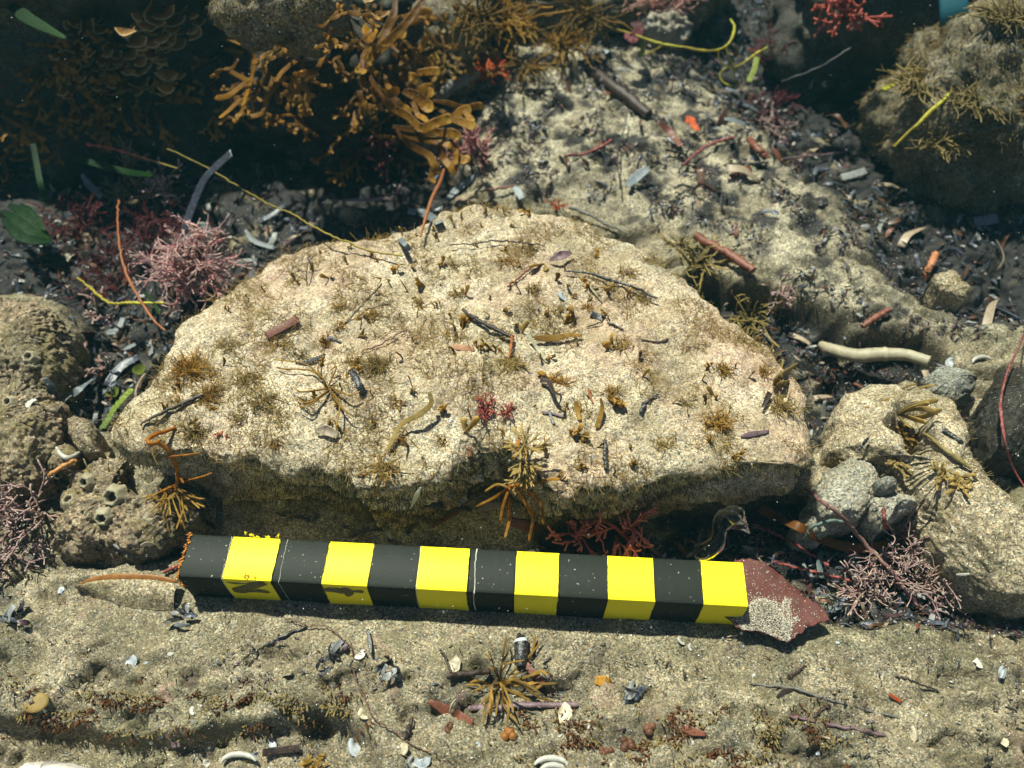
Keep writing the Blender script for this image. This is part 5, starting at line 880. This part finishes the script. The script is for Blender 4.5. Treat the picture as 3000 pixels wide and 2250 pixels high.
# --- maroon leaf under the bar's right end, with sand on it
k = K(2, 2); ML = hard('maroon_leaf', (.045, .010, .006), (.10, .020, .011), 150, .75, .3)
OUT = [(250, 660), (330, 300), (390, 300), (450, 310), (530, 335), (620, 400), (700, 475), (790, 545), (870, 605), (925, 650), (945, 700), (900, 722), (820, 738), (770, 780), (740, 800), (715, 815), (690, 842), (640, 825), (560, 792), (470, 775), (390, 765), (330, 730)]
root = thing('maroon_leaf', 'broad maroon leaf dusted with sand under the right end of the bar', 'leaf', on(*k(640, 600)))
def sheet(outl, m, name, z0, root, amp=.001, edge=0., curved=True):
    o2 = [P(*k(x, y), z0) for x, y in outl]; bm = bmesh.new(); vs = [bm.verts.new(v) for v in o2]; bm.faces.new(vs); bmesh.ops.triangulate(bm, faces=bm.faces[:]); bmesh.ops.subdivide_edges(bm, edges=bm.edges[:], cuts=5, use_grid_fill=True); bmesh.ops.triangulate(bm, faces=bm.faces[:])
    for v in bm.verts:
        q = np.array([[v.co.x, v.co.y, 0]]); v.co.z += amp * 2 * pn(q, 40, 5)[0] + amp * .5 * pn(q, 140, 6)[0]
    bmesh.ops.recalc_face_normals(bm, faces=bm.faces[:])
    for f in bm.faces:
        if f.normal.z < 0: f.normal_flip()
    me = bpy.data.meshes.new(name); bm.to_mesh(me); bm.free(); me.materials.append(m); me.polygons.foreach_set('use_smooth', [True] * len(me.polygons)); o = bpy.data.objects.new(name, me); COL.objects.link(o)
    sd = o.modifiers.new('solid', 'SOLIDIFY'); sd.thickness = .0006; sd.offset = -1; return under(o, root)
RAG = []
for i in range(len(OUT)):
    (x0, y0), (x1, y1) = OUT[i], OUT[(i + 1) % len(OUT)]; RAG += [(x0 + (x1 - x0) * t + rng.gauss(0, 5), y0 + (y1 - y0) * t + rng.gauss(0, 5)) for t in (0, .33, .66)]
sheet(RAG, ML, 'blade', .0085, root, .0015)
GRN = [hard('sand_grain', (.36, .31, .21), (.60, .54, .42), 900, .5, .2), hard('dark_grain', (.08, .07, .05), (.2, .17, .12), 900, .5, .2), hard('white_grain', (.62, .6, .52), (.8, .78, .7), 900, .4, .2)]
OCT = [(1, 0, 0), (-1, 0, 0), (0, 1, 0), (0, -1, 0), (0, 0, 1), (0, 0, -1)]; OCF = [(0, 2, 4), (2, 1, 4), (1, 3, 4), (3, 0, 4), (2, 0, 5), (1, 2, 5), (3, 1, 5), (0, 3, 5)]
def grain(mb, p, r):
    R = Matrix.Rotation(rng.uniform(0, 3), 3, 'X') @ Matrix.Rotation(rng.uniform(0, 3), 3, 'Y'); s = Vector((rng.uniform(.6, 1.2), rng.uniform(.6, 1.2), rng.uniform(.6, 1.2))) * r; mb.cur = rng.choices([0, 1, 2], [6, 2, 2])[0]
    mb.add([p + R @ Vector((v[0] * s.x, v[1] * s.y, v[2] * s.z)) for v in OCT], OCF)
mb = MB(); kk_ = 0; pile = poly([k(*q) for q in [(430, 600), (500, 560), (600, 580), (690, 690), (700, 830), (560, 790), (390, 760), (360, 690)]], .009); allp = poly([k(*q) for q in OUT], .009); streak = poly([k(*q) for q in [(640, 660), (670, 560), (690, 570), (690, 700), (740, 690), (700, 720)]], .009); c = 0
lb_ = BVHTree.FromPolygons([v.co.copy() for v in bpy.data.objects['blade'].data.vertices], [tuple(p.vertices) for p in bpy.data.objects['blade'].data.polygons])
X = [p[0] for p in allp]; Y = [p[1] for p in allp]
while c < 6500:
    x, y = rng.uniform(min(X), max(X)), rng.uniform(min(Y), max(Y)); q = np.array([[x, y]]); s1 = sdf(pile, q)[0]; s2 = sdf(allp, q)[0]
    if s2 < .0004: continue
    s1 = s1 + .0045 * pn(np.array([[x, y, 0]]), 150, 12)[0]; h = min(.0026, max(0, s1) * .5); strk = max(0, 1 - abs(sdf(streak, q)[0]) / .0016)
    if rng.random() > (1.0 if s1 > 0 else .015 + .2 * math.exp(s1 / .003) + .9 * strk): continue
    hp = lb_.ray_cast(Vector((x, y, .1)), Vector((0, 0, -1)))[0]
    if hp is None: continue
    c += 1; grain(mb, hp + Vector((0, 0, h * rng.uniform(.3, 1) + .0001)), rng.uniform(.00014, .00030))
o = under(mb.build('sand_dusting', GRN, smooth=False), root); kind(o, 'stuff')

# --- clear jelly blob behind the bar
s = NT('clear_jelly'); s.b.inputs['Transmission Weight'].default_value = 1; s.b.inputs['Roughness'].default_value = .03; s.b.inputs['IOR'].default_value = 1.18; s.b.inputs['Base Color'].default_value = (.88, .95, .92, 1); JEL = s.m
root = thing('jelly_blob', 'clear glassy jelly strand with a bright highlight behind the yellow end of the bar', 'jelly', on(2080, 1600))
mb = MB(); tube(mb, spline([P(2035, 1615, .012), P(2060, 1618, .016), P(2100, 1590, .018), P(2110, 1545, .018), P(2130, 1520, .018), P(2170, 1535, .016), P(2195, 1560, .012)], 40), [.0012, .0042, .0040, .0034, .0046, .0052, .003, .0008], 14, wob=.03); under(mb.build('strand', JEL), root)
mb = MB(); tube(mb, spline([P(2115, 1512, .02), P(2150, 1508, .022), P(2185, 1530, .02)], 20), [.0010, .0042, .0046, .0012], 12); under(mb.build('bell', JEL), root)

# --- shells and barnacles
SW = hard('white_shell', (.28, .27, .22), (.56, .54, .47), 500, .4, .25); SB = hard('bluish_shell', (.22, .25, .27), (.44, .47, .49), 400, .35, .25); SC = hard('cream_shell', (.34, .29, .19), (.54, .47, .33), 500, .45, .3)
def valve(mb, R, cup=.35, half=1.25, ribs=9, asp=.8):
    A, B = 18, 7; vs = []
    for lay in (0, 1):
        for i in range(B + 1):
            u = .04 + .96 * i / B
            for j in range(A + 1):
                a = (j / A * 2 - 1) * half; r = R * u * (1 + .03 * math.cos(a * ribs * 2)) * (1 - .18 * abs(a / half) ** 2); z = cup * R * math.sin(min(1, u) * 2.2) + .02 * R * math.cos(a * ribs * 2)
                vs.append(Vector((math.cos(a) * r - R * .4, math.sin(a) * r * asp, z - lay * R * .05)))
    n = (A + 1) * (B + 1); fs = []
    for lay in (0, 1):
        for i in range(B):
            for j in range(A):
                q = lay * n + i * (A + 1) + j; f = (q, q + 1, q + A + 2, q + A + 1); fs.append(f if lay == 0 else f[::-1])
    for j in range(A): q = B * (A + 1) + j; fs.append((q, n + q, n + q + 1, q + 1))
    mb.add(vs, fs)
VAL = {}
for nm, m in (('w', SW), ('b', SB), ('c', SC)):
    VAL[nm] = []
    for v in range(3): mb = MB(); valve(mb, .004, rng.uniform(.25, .5), rng.uniform(1.1, 1.4), rng.choice([5, 9, 12]), rng.uniform(.7, 1)); VAL[nm].append(mb.build('shell', m, data_only=True))
def shell(px, py, size, kind_, label, group=None, tilt=.6, lift=-.0006, rot=None):
    p, n = hit(px, py); o = bpy.data.objects.new('shell', VAL[kind_][rng.randrange(3)]); COL.objects.link(o); settle(o, p, n, tilt, lift); s = size * mpp(p) / .0062; o.scale = (s, s, s)
    if rot: o.rotation_mode = 'XYZ'; o.rotation_euler = rot
    return tag(o, label, 'shell', group)
for px, py, sz, kd, lb in [(2395, 1345, 80, 'c', 'pale cream shell valve standing at the lower right slab corner'), (1360, 1456, 62, 'b', 'bluish white shell, biggest in the cluster behind the bar'), (1318, 1450, 30, 'w', 'small white shell left of the biggest shell behind the bar'), (1410, 1395, 34, 'w', 'narrow white shell leaning above the cluster behind the bar'), (1455, 1450, 26, 'b', 'little lilac shell right of the cluster behind the bar'), (1645, 870, 46, 'b', 'bluish white sliver of shell on the upper slab'), (1478, 1045, 24, 'w', 'small white round shell left of the pale blade on the slab'), (1622, 1040, 22, 'w', 'small white round shell right of the pale blade on the slab'), (1367, 1198, 24, 'c', 'small cream shell beside the crimson tuft'), (1575, 905, 34, 'w', 'white shell crumb above the slab centre'), (1730, 1340, 30, 'w', 'crumbly white shell near the short black stick'), (1870, 1365, 20, 'w', 'tiny white chip at the right front of the slab'),
                           (345, 1600, 54, 'w', 'dark and white shell left of the bar end'), (430, 1590, 44, 'c', 'pinkish pointed shell left of the bar end'), (32, 1738, 36, 'w', 'round white pebble-like shell at the left margin'), (182, 1730, 34, 'b', 'white shell chip above the cream oyster at left'), (190, 1770, 50, 'c', 'cream hinged oyster piece at left'), (383, 1935, 52, 'b', 'striped cone shell in the left foreground'), (497, 1910, 24, 'w', 'tiny white ring shell in the left foreground'), (565, 2080, 26, 'w', 'white chip in the lower left foreground'), (850, 1985, 60, 'c', 'long pale shell sliver in the left foreground'), (610, 2235, 40, 'w', 'white shell tip at the bottom edge left of the arc shell'), (750, 2215, 34, 'b', 'blue-black mussel chip beside the arc shell'), (805, 2180, 50, 'b', 'pale blue shell fragment near the bottom edge'),
                           (1325, 1945, 62, 'c', 'ruffled cream shell left of the starburst seaweed'), (1330, 2065, 68, 'c', 'fan-shaped cream shell on the red-brown bark piece'), (1445, 2100, 42, 'w', 'white shell under the starburst seaweed'), (1650, 2090, 66, 'c', 'scalloped cream shell right of the starburst seaweed'), (1055, 1920, 40, 'w', 'round white shell beside the wire-like stalk'), (1060, 2095, 44, 'c', 'cream shell piece where the wire-like stalk bends'), (1035, 2190, 80, 'b', 'large pale frilled shell at the bottom left of centre'), (1180, 2200, 56, 'c', 'cream oval shell in the group at the bottom'), (1200, 2230, 52, 'w', 'white fan shell in the group at the bottom'), (1240, 2225, 56, 'b', 'bluish pointed shell in the group at the bottom'), (1990, 1880, 38, 'w', 'white folded shell in the sand below the bar'), (2020, 1895, 24, 'w', 'small white chip beside the folded shell'), (2245, 1897, 26, 'w', 'white comma-shaped shell below the maroon leaf'), (2180, 1895, 22, 'b', 'tiny bluish shell below the maroon leaf'), (2860, 1945, 44, 'w', 'bright white angular shell in the right foreground'), (2650, 1970, 28, 'w', 'white flake in the right foreground'), (2940, 1985, 80, 'b', 'large grey-blue shell fragment at the right margin'), (2680, 2150, 60, 'c', 'cream shell in the lower right foreground'), (2940, 2170, 40, 'c', 'pointed cream shell near the lower right corner'), (1722, 2130, 22, 'w', 'little white cone shell at the bottom right of centre'), (160, 710, 80, 'b', 'pale blue-white shell hanging by the green leaves at left'), (205, 735, 60, 'c', 'cream shell right of the pale shell at left'), (85, 1190, 62, 'w', 'white broken valve stuck on the rock at the left margin'), (1320, 160, 30, 'w', 'white pointed shell beside the hanging weed'), (1775, 155, 40, 'b', 'pale curved shell on the shelf near the top'), (2375, 240, 46, 'b', 'pale rounded shell in the upper right litter'), (2415, 243, 22, 'w', 'small white chip in the upper right litter'), (2355, 1380, 30, 'c', 'tan shell chip in front of the pale cream valve'), (2790, 1060, 40, 'b', 'bluish shell behind the rounded rock'), (2790, 1540, 30, 'w', 'white chip at the lower side of the rounded rock'), (2490, 1030, 30, 'w', 'white shell under the bleached stick'), (2650, 1810, 44, 'b', 'rounded pale pebble-like shell at the lower edge of the channel'), (2770, 1830, 40, 'b', 'grey-white shell low in the channel'), (2805, 1815, 40, 'c', 'cream shell low in the channel'), (2830, 1690, 56, 'w', 'white sliver of shell in the channel'), (2360, 1690, 60, 'b', 'speckled grey shell in the channel right of the bar'), (2440, 1705, 50, 'b', 'blue mussel shell in the channel above the maroon leaf')]:
    shell(px, py, sz, kd, lb)
for i in range(70):                                        # white crumbs of shell in the sand
    x, y = (rng.uniform(30, 2970), rng.uniform(1850, 2230)) if i < 44 else (rng.uniform(500, 2300), rng.uniform(750, 1350)) if i < 58 else (rng.uniform(1400, 2450), rng.uniform(250, 650))
    shell(x, y, rng.uniform(9, 20), rng.choice('wwcb'), 'tiny pale crumb of shell lying in the sand', 'shell crumbs in the sand', .6, .0001)
def arc_shell(cx, cy, R, a0, a1, label):                   # rim of a half-buried valve
    c = on(cx, cy); s_ = mpp(c); mb = MB(); pts = [P(cx + R * math.cos(a), cy - R * .55 * math.sin(a), c.z + .002) for a in np.linspace(a0, a1, 24)]; tube(mb, pts, [.0004, .0011, .0013, .0011, .0004], 7); finish(mb, 'shell', SW, label, 'shell')
arc_shell(700, 2238, 52, .3, 3.0, 'half-buried white arc-shaped shell rim at the bottom left'); arc_shell(1615, 2248, 50, .2, 2.9, 'half-buried white arc-shaped shell rim at the bottom centre'); arc_shell(1620, 2262, 38, .2, 2.9, 'inner grey arc of shell at the bottom centre'); arc_shell(2880, 1062, 30, .6, 3.2, 'thin ring-shaped shell rim behind the rounded rock')
def barnacle(px, py, R, label, m):
    p, n = hit(px, py); r = R * mpp(p); root = thing('barnacle', label, 'barnacle', p); root.rotation_mode = 'QUATERNION'; root.rotation_quaternion = ((n + Vector((0, -.4, .8))).normalized()).to_track_quat('Z', 'Y'); mb = MB(); prof = [(1.15, -.2), (1.0, .2), (.85, .55), (.68, .8), (.55, .82), (.46, .6), (.42, .2)]; N = 22; vs = []
    for a, z in prof:
        for j in range(N): q = 1 + .10 * math.cos(j / N * 6.283 * 6) + rng.uniform(-.05, .05); vs.append(Vector((math.cos(j / N * 6.283) * a * r * q, math.sin(j / N * 6.283) * a * r * q, z * r)))
    mb.add(vs, [(i * N + j, i * N + (j + 1) % N, (i + 1) * N + (j + 1) % N, (i + 1) * N + j) for i in range(len(prof) - 1) for j in range(N)]); mb.build('wall', m, root)
    mb = MB(); mb.add([Vector((math.cos(j / N * 6.283) * r * .45, math.sin(j / N * 6.283) * r * .45, r * .22)) for j in range(N)], [tuple(range(N))]); mb.build('opening', HB, root)
BT = hard('barnacle_wall', (.18, .155, .09), (.36, .31, .2), 400, .6, .7)
for x, y, R, lb, m in [(255, 1412, 22, 'ring barnacle with round mouth on the encrusted rock, upper one', BT), (338, 1455, 34, 'large grey barnacle near the dark slab shadow', BT), (207, 1471, 24, 'olive barnacle at the middle of the encrusted rock', BT), (305, 1515, 26, 'yellowish barnacle low on the encrusted rock', BT), (168, 1390, 15, 'small barnacle high on the encrusted rock', BT), (90, 1050, 22, 'barnacle on the brownish rock at the left margin', BT), (30, 1180, 20, 'barnacle at the left margin beside the white valve', BT)]: barnacle(x, y, R, lb, m)
mb = MB(); tube(mb, path3(K(0, 1), [(365, 1240), (400, 1290), (450, 1310), (515, 1275)], .003, 24), [.0006, .0012, .0014, .0010], 8); finish(mb, 'worm_tube', SW, 'chalky white curved worm tube on the flat tan stone', 'worm tube')
mb = MB(); p, n = hit(104, 2058)
for i in range(8):
    for j in range(20): a = j / 20 * 6.283; r = .0052 * math.sin(i / 7 * 1.57); mb.v.append(tuple(p + Vector((math.cos(a) * r, math.sin(a) * r * .8, .0015 * math.cos(i / 7 * 1.57) - .0004)))); mb.t.append(0)
mb.f = [(i * 20 + j, i * 20 + (j + 1) % 20, (i + 1) * 20 + (j + 1) % 20, (i + 1) * 20 + j) for i in range(7) for j in range(20)]; mb.fm = [0] * len(mb.f); finish(mb, 'limpet', hard('golden_limpet', (.14, .09, .02), (.22, .15, .04), 250, .7, .5), 'smooth golden brown limpet in the lower left foreground', 'shell')
# half-buried brown shell left of the bar
k = K(0, 2); root = thing('old_shell', 'half-buried brown shell crusted with grains, left of the bar end', 'shell', on(*k(820, 540)))
mb = MB(); top = spline([on(*k(x, y), l) for x, y, l in [(490, 490, .001), (620, 440, .004), (800, 425, .006), (1000, 430, .006), (1160, 460, .005)]], 24); bot = spline([on(*k(x, y), 0) for x, y in [(500, 500), (620, 560), (760, 600), (900, 630), (1130, 640)]], 24); vs = []
for i in range(24):
    for j in range(9): t = j / 8; q = top[i] * (1 - t) + bot[i] * t; q = q + np.array([0, 0, .0035 * math.sin(t * 3.14) + .0009 * rng.gauss(0, 1) * (.15 < t < .95)]); vs.append(q)
mb.add(vs, [(i * 9 + j, i * 9 + j + 1, (i + 1) * 9 + j + 1, (i + 1) * 9 + j) for i in range(23) for j in range(8)]); under(mb.build('crust', M['rock']), root)
mb = MB(); strap(mb, top + np.array([0, .0002, .0006]), [.0008, .0022, .0026, .0024, .0016], .0008, up=(0, -.6, 1)); under(mb.build('rim', hard('amber_rim', (.16, .06, .012), (.30, .13, .03), 300, .35)), root)
for x, y, sc_, m, lb in [(1085, 1425, .0042, 'amber', 'glossy orange lump in the sand below the starburst seaweed'), (700, 1400, .003, 'dark', 'dark orange lump left of the glossy orange lump'), (2000, 1400, .004, 'dark', 'rusty lump in the lower right centre sand'), (1850, 1500, .0042, 'dark', 'rust-red crust lump near the bottom right of centre'), (1700, 1560, .003, 'dark', 'small rust-red lump at the bottom right of centre')]:
    c = on(*K(1, 2)(x, y)); mb = MB(); 
    for i in range(5): q = c + Vector((rng.gauss(0, sc_ * .3), rng.gauss(0, sc_ * .2), 0)); tube(mb, [q + Vector((0, 0, -.001)), q, q + Vector((0, 0, sc_ * .25)), q + Vector((0, 0, sc_ * .36))], [sc_ * .4, sc_ * .42, sc_ * .34, sc_ * .05], 10, wob=.12)
    finish(mb, 'rusty_lump', hard('amber_lump', (.18, .06, .01), (.32, .13, .02), 300, .45) if m == 'amber' else hard('rust_lump', (.06, .025, .012), (.15, .055, .02), 400, .6), lb, 'debris')

# --- teal strip between the rocks at the top right
mb = MB(); strap(mb, spline([P(2790, -40, .09), P(2795, 60, .075), P(2790, 130, .055), P(2765, 200, .03)], 24), [.016, .016, .015, .010], .004, up=(-.2, -1, .3)); finish(mb, 'teal_strip', hard('teal_cloth', (.0, .045, .07), (.002, .08, .11), 60, .6), 'blurred teal-blue strip standing between the weedy rocks at the top right', 'strap')

# --- the water itself, faintly hazy
wm = bpy.data.materials.new('water_haze'); wm.use_nodes = True; wt = wm.node_tree; wt.nodes.remove(wt.nodes['Principled BSDF']); pv = wt.nodes.new('ShaderNodeVolumePrincipled'); pv.inputs['Color'].default_value = (.07, .24, .27, 1); pv.inputs['Absorption Color'].default_value = (.5, .82, .85, 1); pv.inputs['Density'].default_value = .10; wt.links.new(pv.outputs[0], wt.nodes['Material Output'].inputs['Volume'])
bm = bmesh.new(); bmesh.ops.create_cube(bm, size=1); me = bpy.data.meshes.new('haze'); bm.to_mesh(me); bm.free(); me.materials.append(wm)
hz = kind(bpy.data.objects.new('haze', me), 'stuff'); COL.objects.link(hz); hz.scale = (7.8, 7.8, 2.4); hz.location = (0, 0, .37 - 1.2)
# ------------------------------------------------------------------ uncountable small stuff
mb = MB(); k = 0                                           # loose sand grains on slab, rocks and foreground
while k < 26000:
    x, y = rng.uniform(-.24, .26), rng.uniform(.05, .42); p, n = drop(x, y)
    if n.z < .35: continue
    v = P(0, 0); k += 1; grain(mb, p + Vector((0, 0, .00008)), rng.uniform(.00016, .00034) * (1.6 if rng.random() < .03 else 1))
kind(mb.build('loose_sand', GRN, smooth=False), 'stuff')
mb = MB(); k = 0                                           # short algal turf: fringes of the slab and dark patches on the sand
edge_poly = slab_poly; turf = spread([(-.24, .05), (.26, .05), (.26, .5), (-.24, .5)], 7000, 0, lambda q: pn(q, 45, 8) > .10)
while k < 9000:
    fr = k < 2000
    if fr: i = rng.randrange(len(edge_poly)); a, b = edge_poly[i - 1], edge_poly[i]; t = rng.random(); x, y = a[0] + (b[0] - a[0]) * t + rng.gauss(0, .003), a[1] + (b[1] - a[1]) * t + rng.gauss(0, .003)
    else: x, y = turf[k - 2000]
    p, n = drop(x, y); k += 1; L = rng.uniform(.0012, .0034); d = (n + rvec(.5) + Vector((0, -.2, .2))).normalized(); tube(mb, [p - d * .0004, p + d * L * .5, p + d * L + rvec(.0006)], [.00012, .0001, .00006], 3)
k = 0                                                       # longer brown filaments in loose patches on the slab, then side fuzz darkened to deepen the shade
mb.cur = 1
for x, y in spread(slab_poly, 6500, .001, lambda q: pn(q, 38, 51) + .35 * pn(q, 120, 52) - 1.2 * q[:, 0] * .6 > .06):
    p, n = drop(x, y); L = rng.uniform(.0022, .0070); d = (n * .5 + rvec(.6)).normalized(); d.z = abs(d.z) * .5 + .08; e = d + rvec(.5); tube(mb, spline([p - d * .0004, p + d * L * .4, p + d * L * .6 + e * L * .25, p + d * L * .6 + e * L * .5 + Vector((0, 0, -L * .1))], 6), [.00013, .00012, .00007], 3)
mb.cur = 3; k = 0                                          # rusty and amber crust fuzz along the hollow at the bottom of the view
while k < 1800:
    x, y = rng.uniform(0, 1100), rng.gauss(2080, 40)
    if rng.random() < .5: x, y = rng.uniform(1500, 2500), rng.gauss(2160, 50)
    if pn(np.array([[x / 3000, y / 1500, 0]]), 26, 5)[0] < .05: continue
    p, n = hit(x, y); k += 1; L = rng.uniform(.001, .0028); d = (n + rvec(.6)).normalized(); mb.cur = 3 if pn(np.array([[x / 3000, y / 3000, 0]]), 40, 6)[0] > .0 else 0; strap(mb, [p - d * .0004, p + d * L * .5, p + d * L + rvec(.0005)], [.0004, .0007, .0003], .0002, tip=False)
mb.cur = 0                                                  # shaggy turf on the tan boulder at the upper right and the stones by the forked seaweed
for o in GROUND:
    if o.data.materials[0] != M['fuzzy']: continue
    big = o['label'].startswith('tan fuzzy') or 'upper right corner' in o['label']; tv = [(v.co + o.location, v.normal.copy()) for v in o.data.vertices if v.normal.z > -.3]; tv = [q for q in tv if pn(np.array([q[0]]), 28, 31)[0] > (-.18 if big else .0)] if len(tv) < 6000 or not big else rng.sample(tv, 6000)
    for p, n in rng.sample(tv, min(len(tv), 4500 if big else 900)):
        L = rng.uniform(.002, .0065) if big else rng.uniform(.0012, .003); d = (n + rvec(.6)).normalized(); mb.cur = rng.choice([0, 0, 1, 4]); tube(mb, [p - d * .0004, p + d * L * .5, p + d * L * .8 + rvec(L * .2) - Vector((0, 0, L * .3))], [.00026, .0002, .0001], 3)
mb.cur = 2  # olive side turf, made dense and dark to stand in for front-face shade
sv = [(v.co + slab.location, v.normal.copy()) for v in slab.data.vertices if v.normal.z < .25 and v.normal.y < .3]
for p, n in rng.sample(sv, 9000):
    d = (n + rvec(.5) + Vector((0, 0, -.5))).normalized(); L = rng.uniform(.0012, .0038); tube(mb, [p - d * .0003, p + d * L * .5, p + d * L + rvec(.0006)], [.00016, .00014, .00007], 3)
kind(mb.build('algal_turf', [GT, OL, weed('side_fuzz_shade', (.04, .04, .02), (.12, .112, .06), .3), weed('rust_fuzz', (.05, .02, .008), (.15, .06, .02), .3), weed('brown_fuzz', (.05, .035, .015), (.17, .12, .055), .3)]), 'stuff')
mb = MB(); s = NT('particle'); s.b.inputs['Base Color'].default_value = (.75, .75, .7, 1); s.b.inputs['Roughness'].default_value = .4; mb.cur = 0
for i in range(600):
    px, py = rng.uniform(0, 3000), rng.uniform(0, 2250); h, n = hit(px, py); q = h.lerp(Vector((0, 0, CAM_H)), rng.uniform(.01, .30)); r = rng.uniform(.00007, .00020)
    R = Matrix.Rotation(rng.uniform(0, 3), 3, 'X') @ Matrix.Rotation(rng.uniform(0, 3), 3, 'Z'); mb.add([q + R @ (Vector(v) * r * (1.8 if v[0] else 1)) for v in OCT], OCF)
kind(mb.build('drifting_particles', s.m, smooth=False), 'stuff')
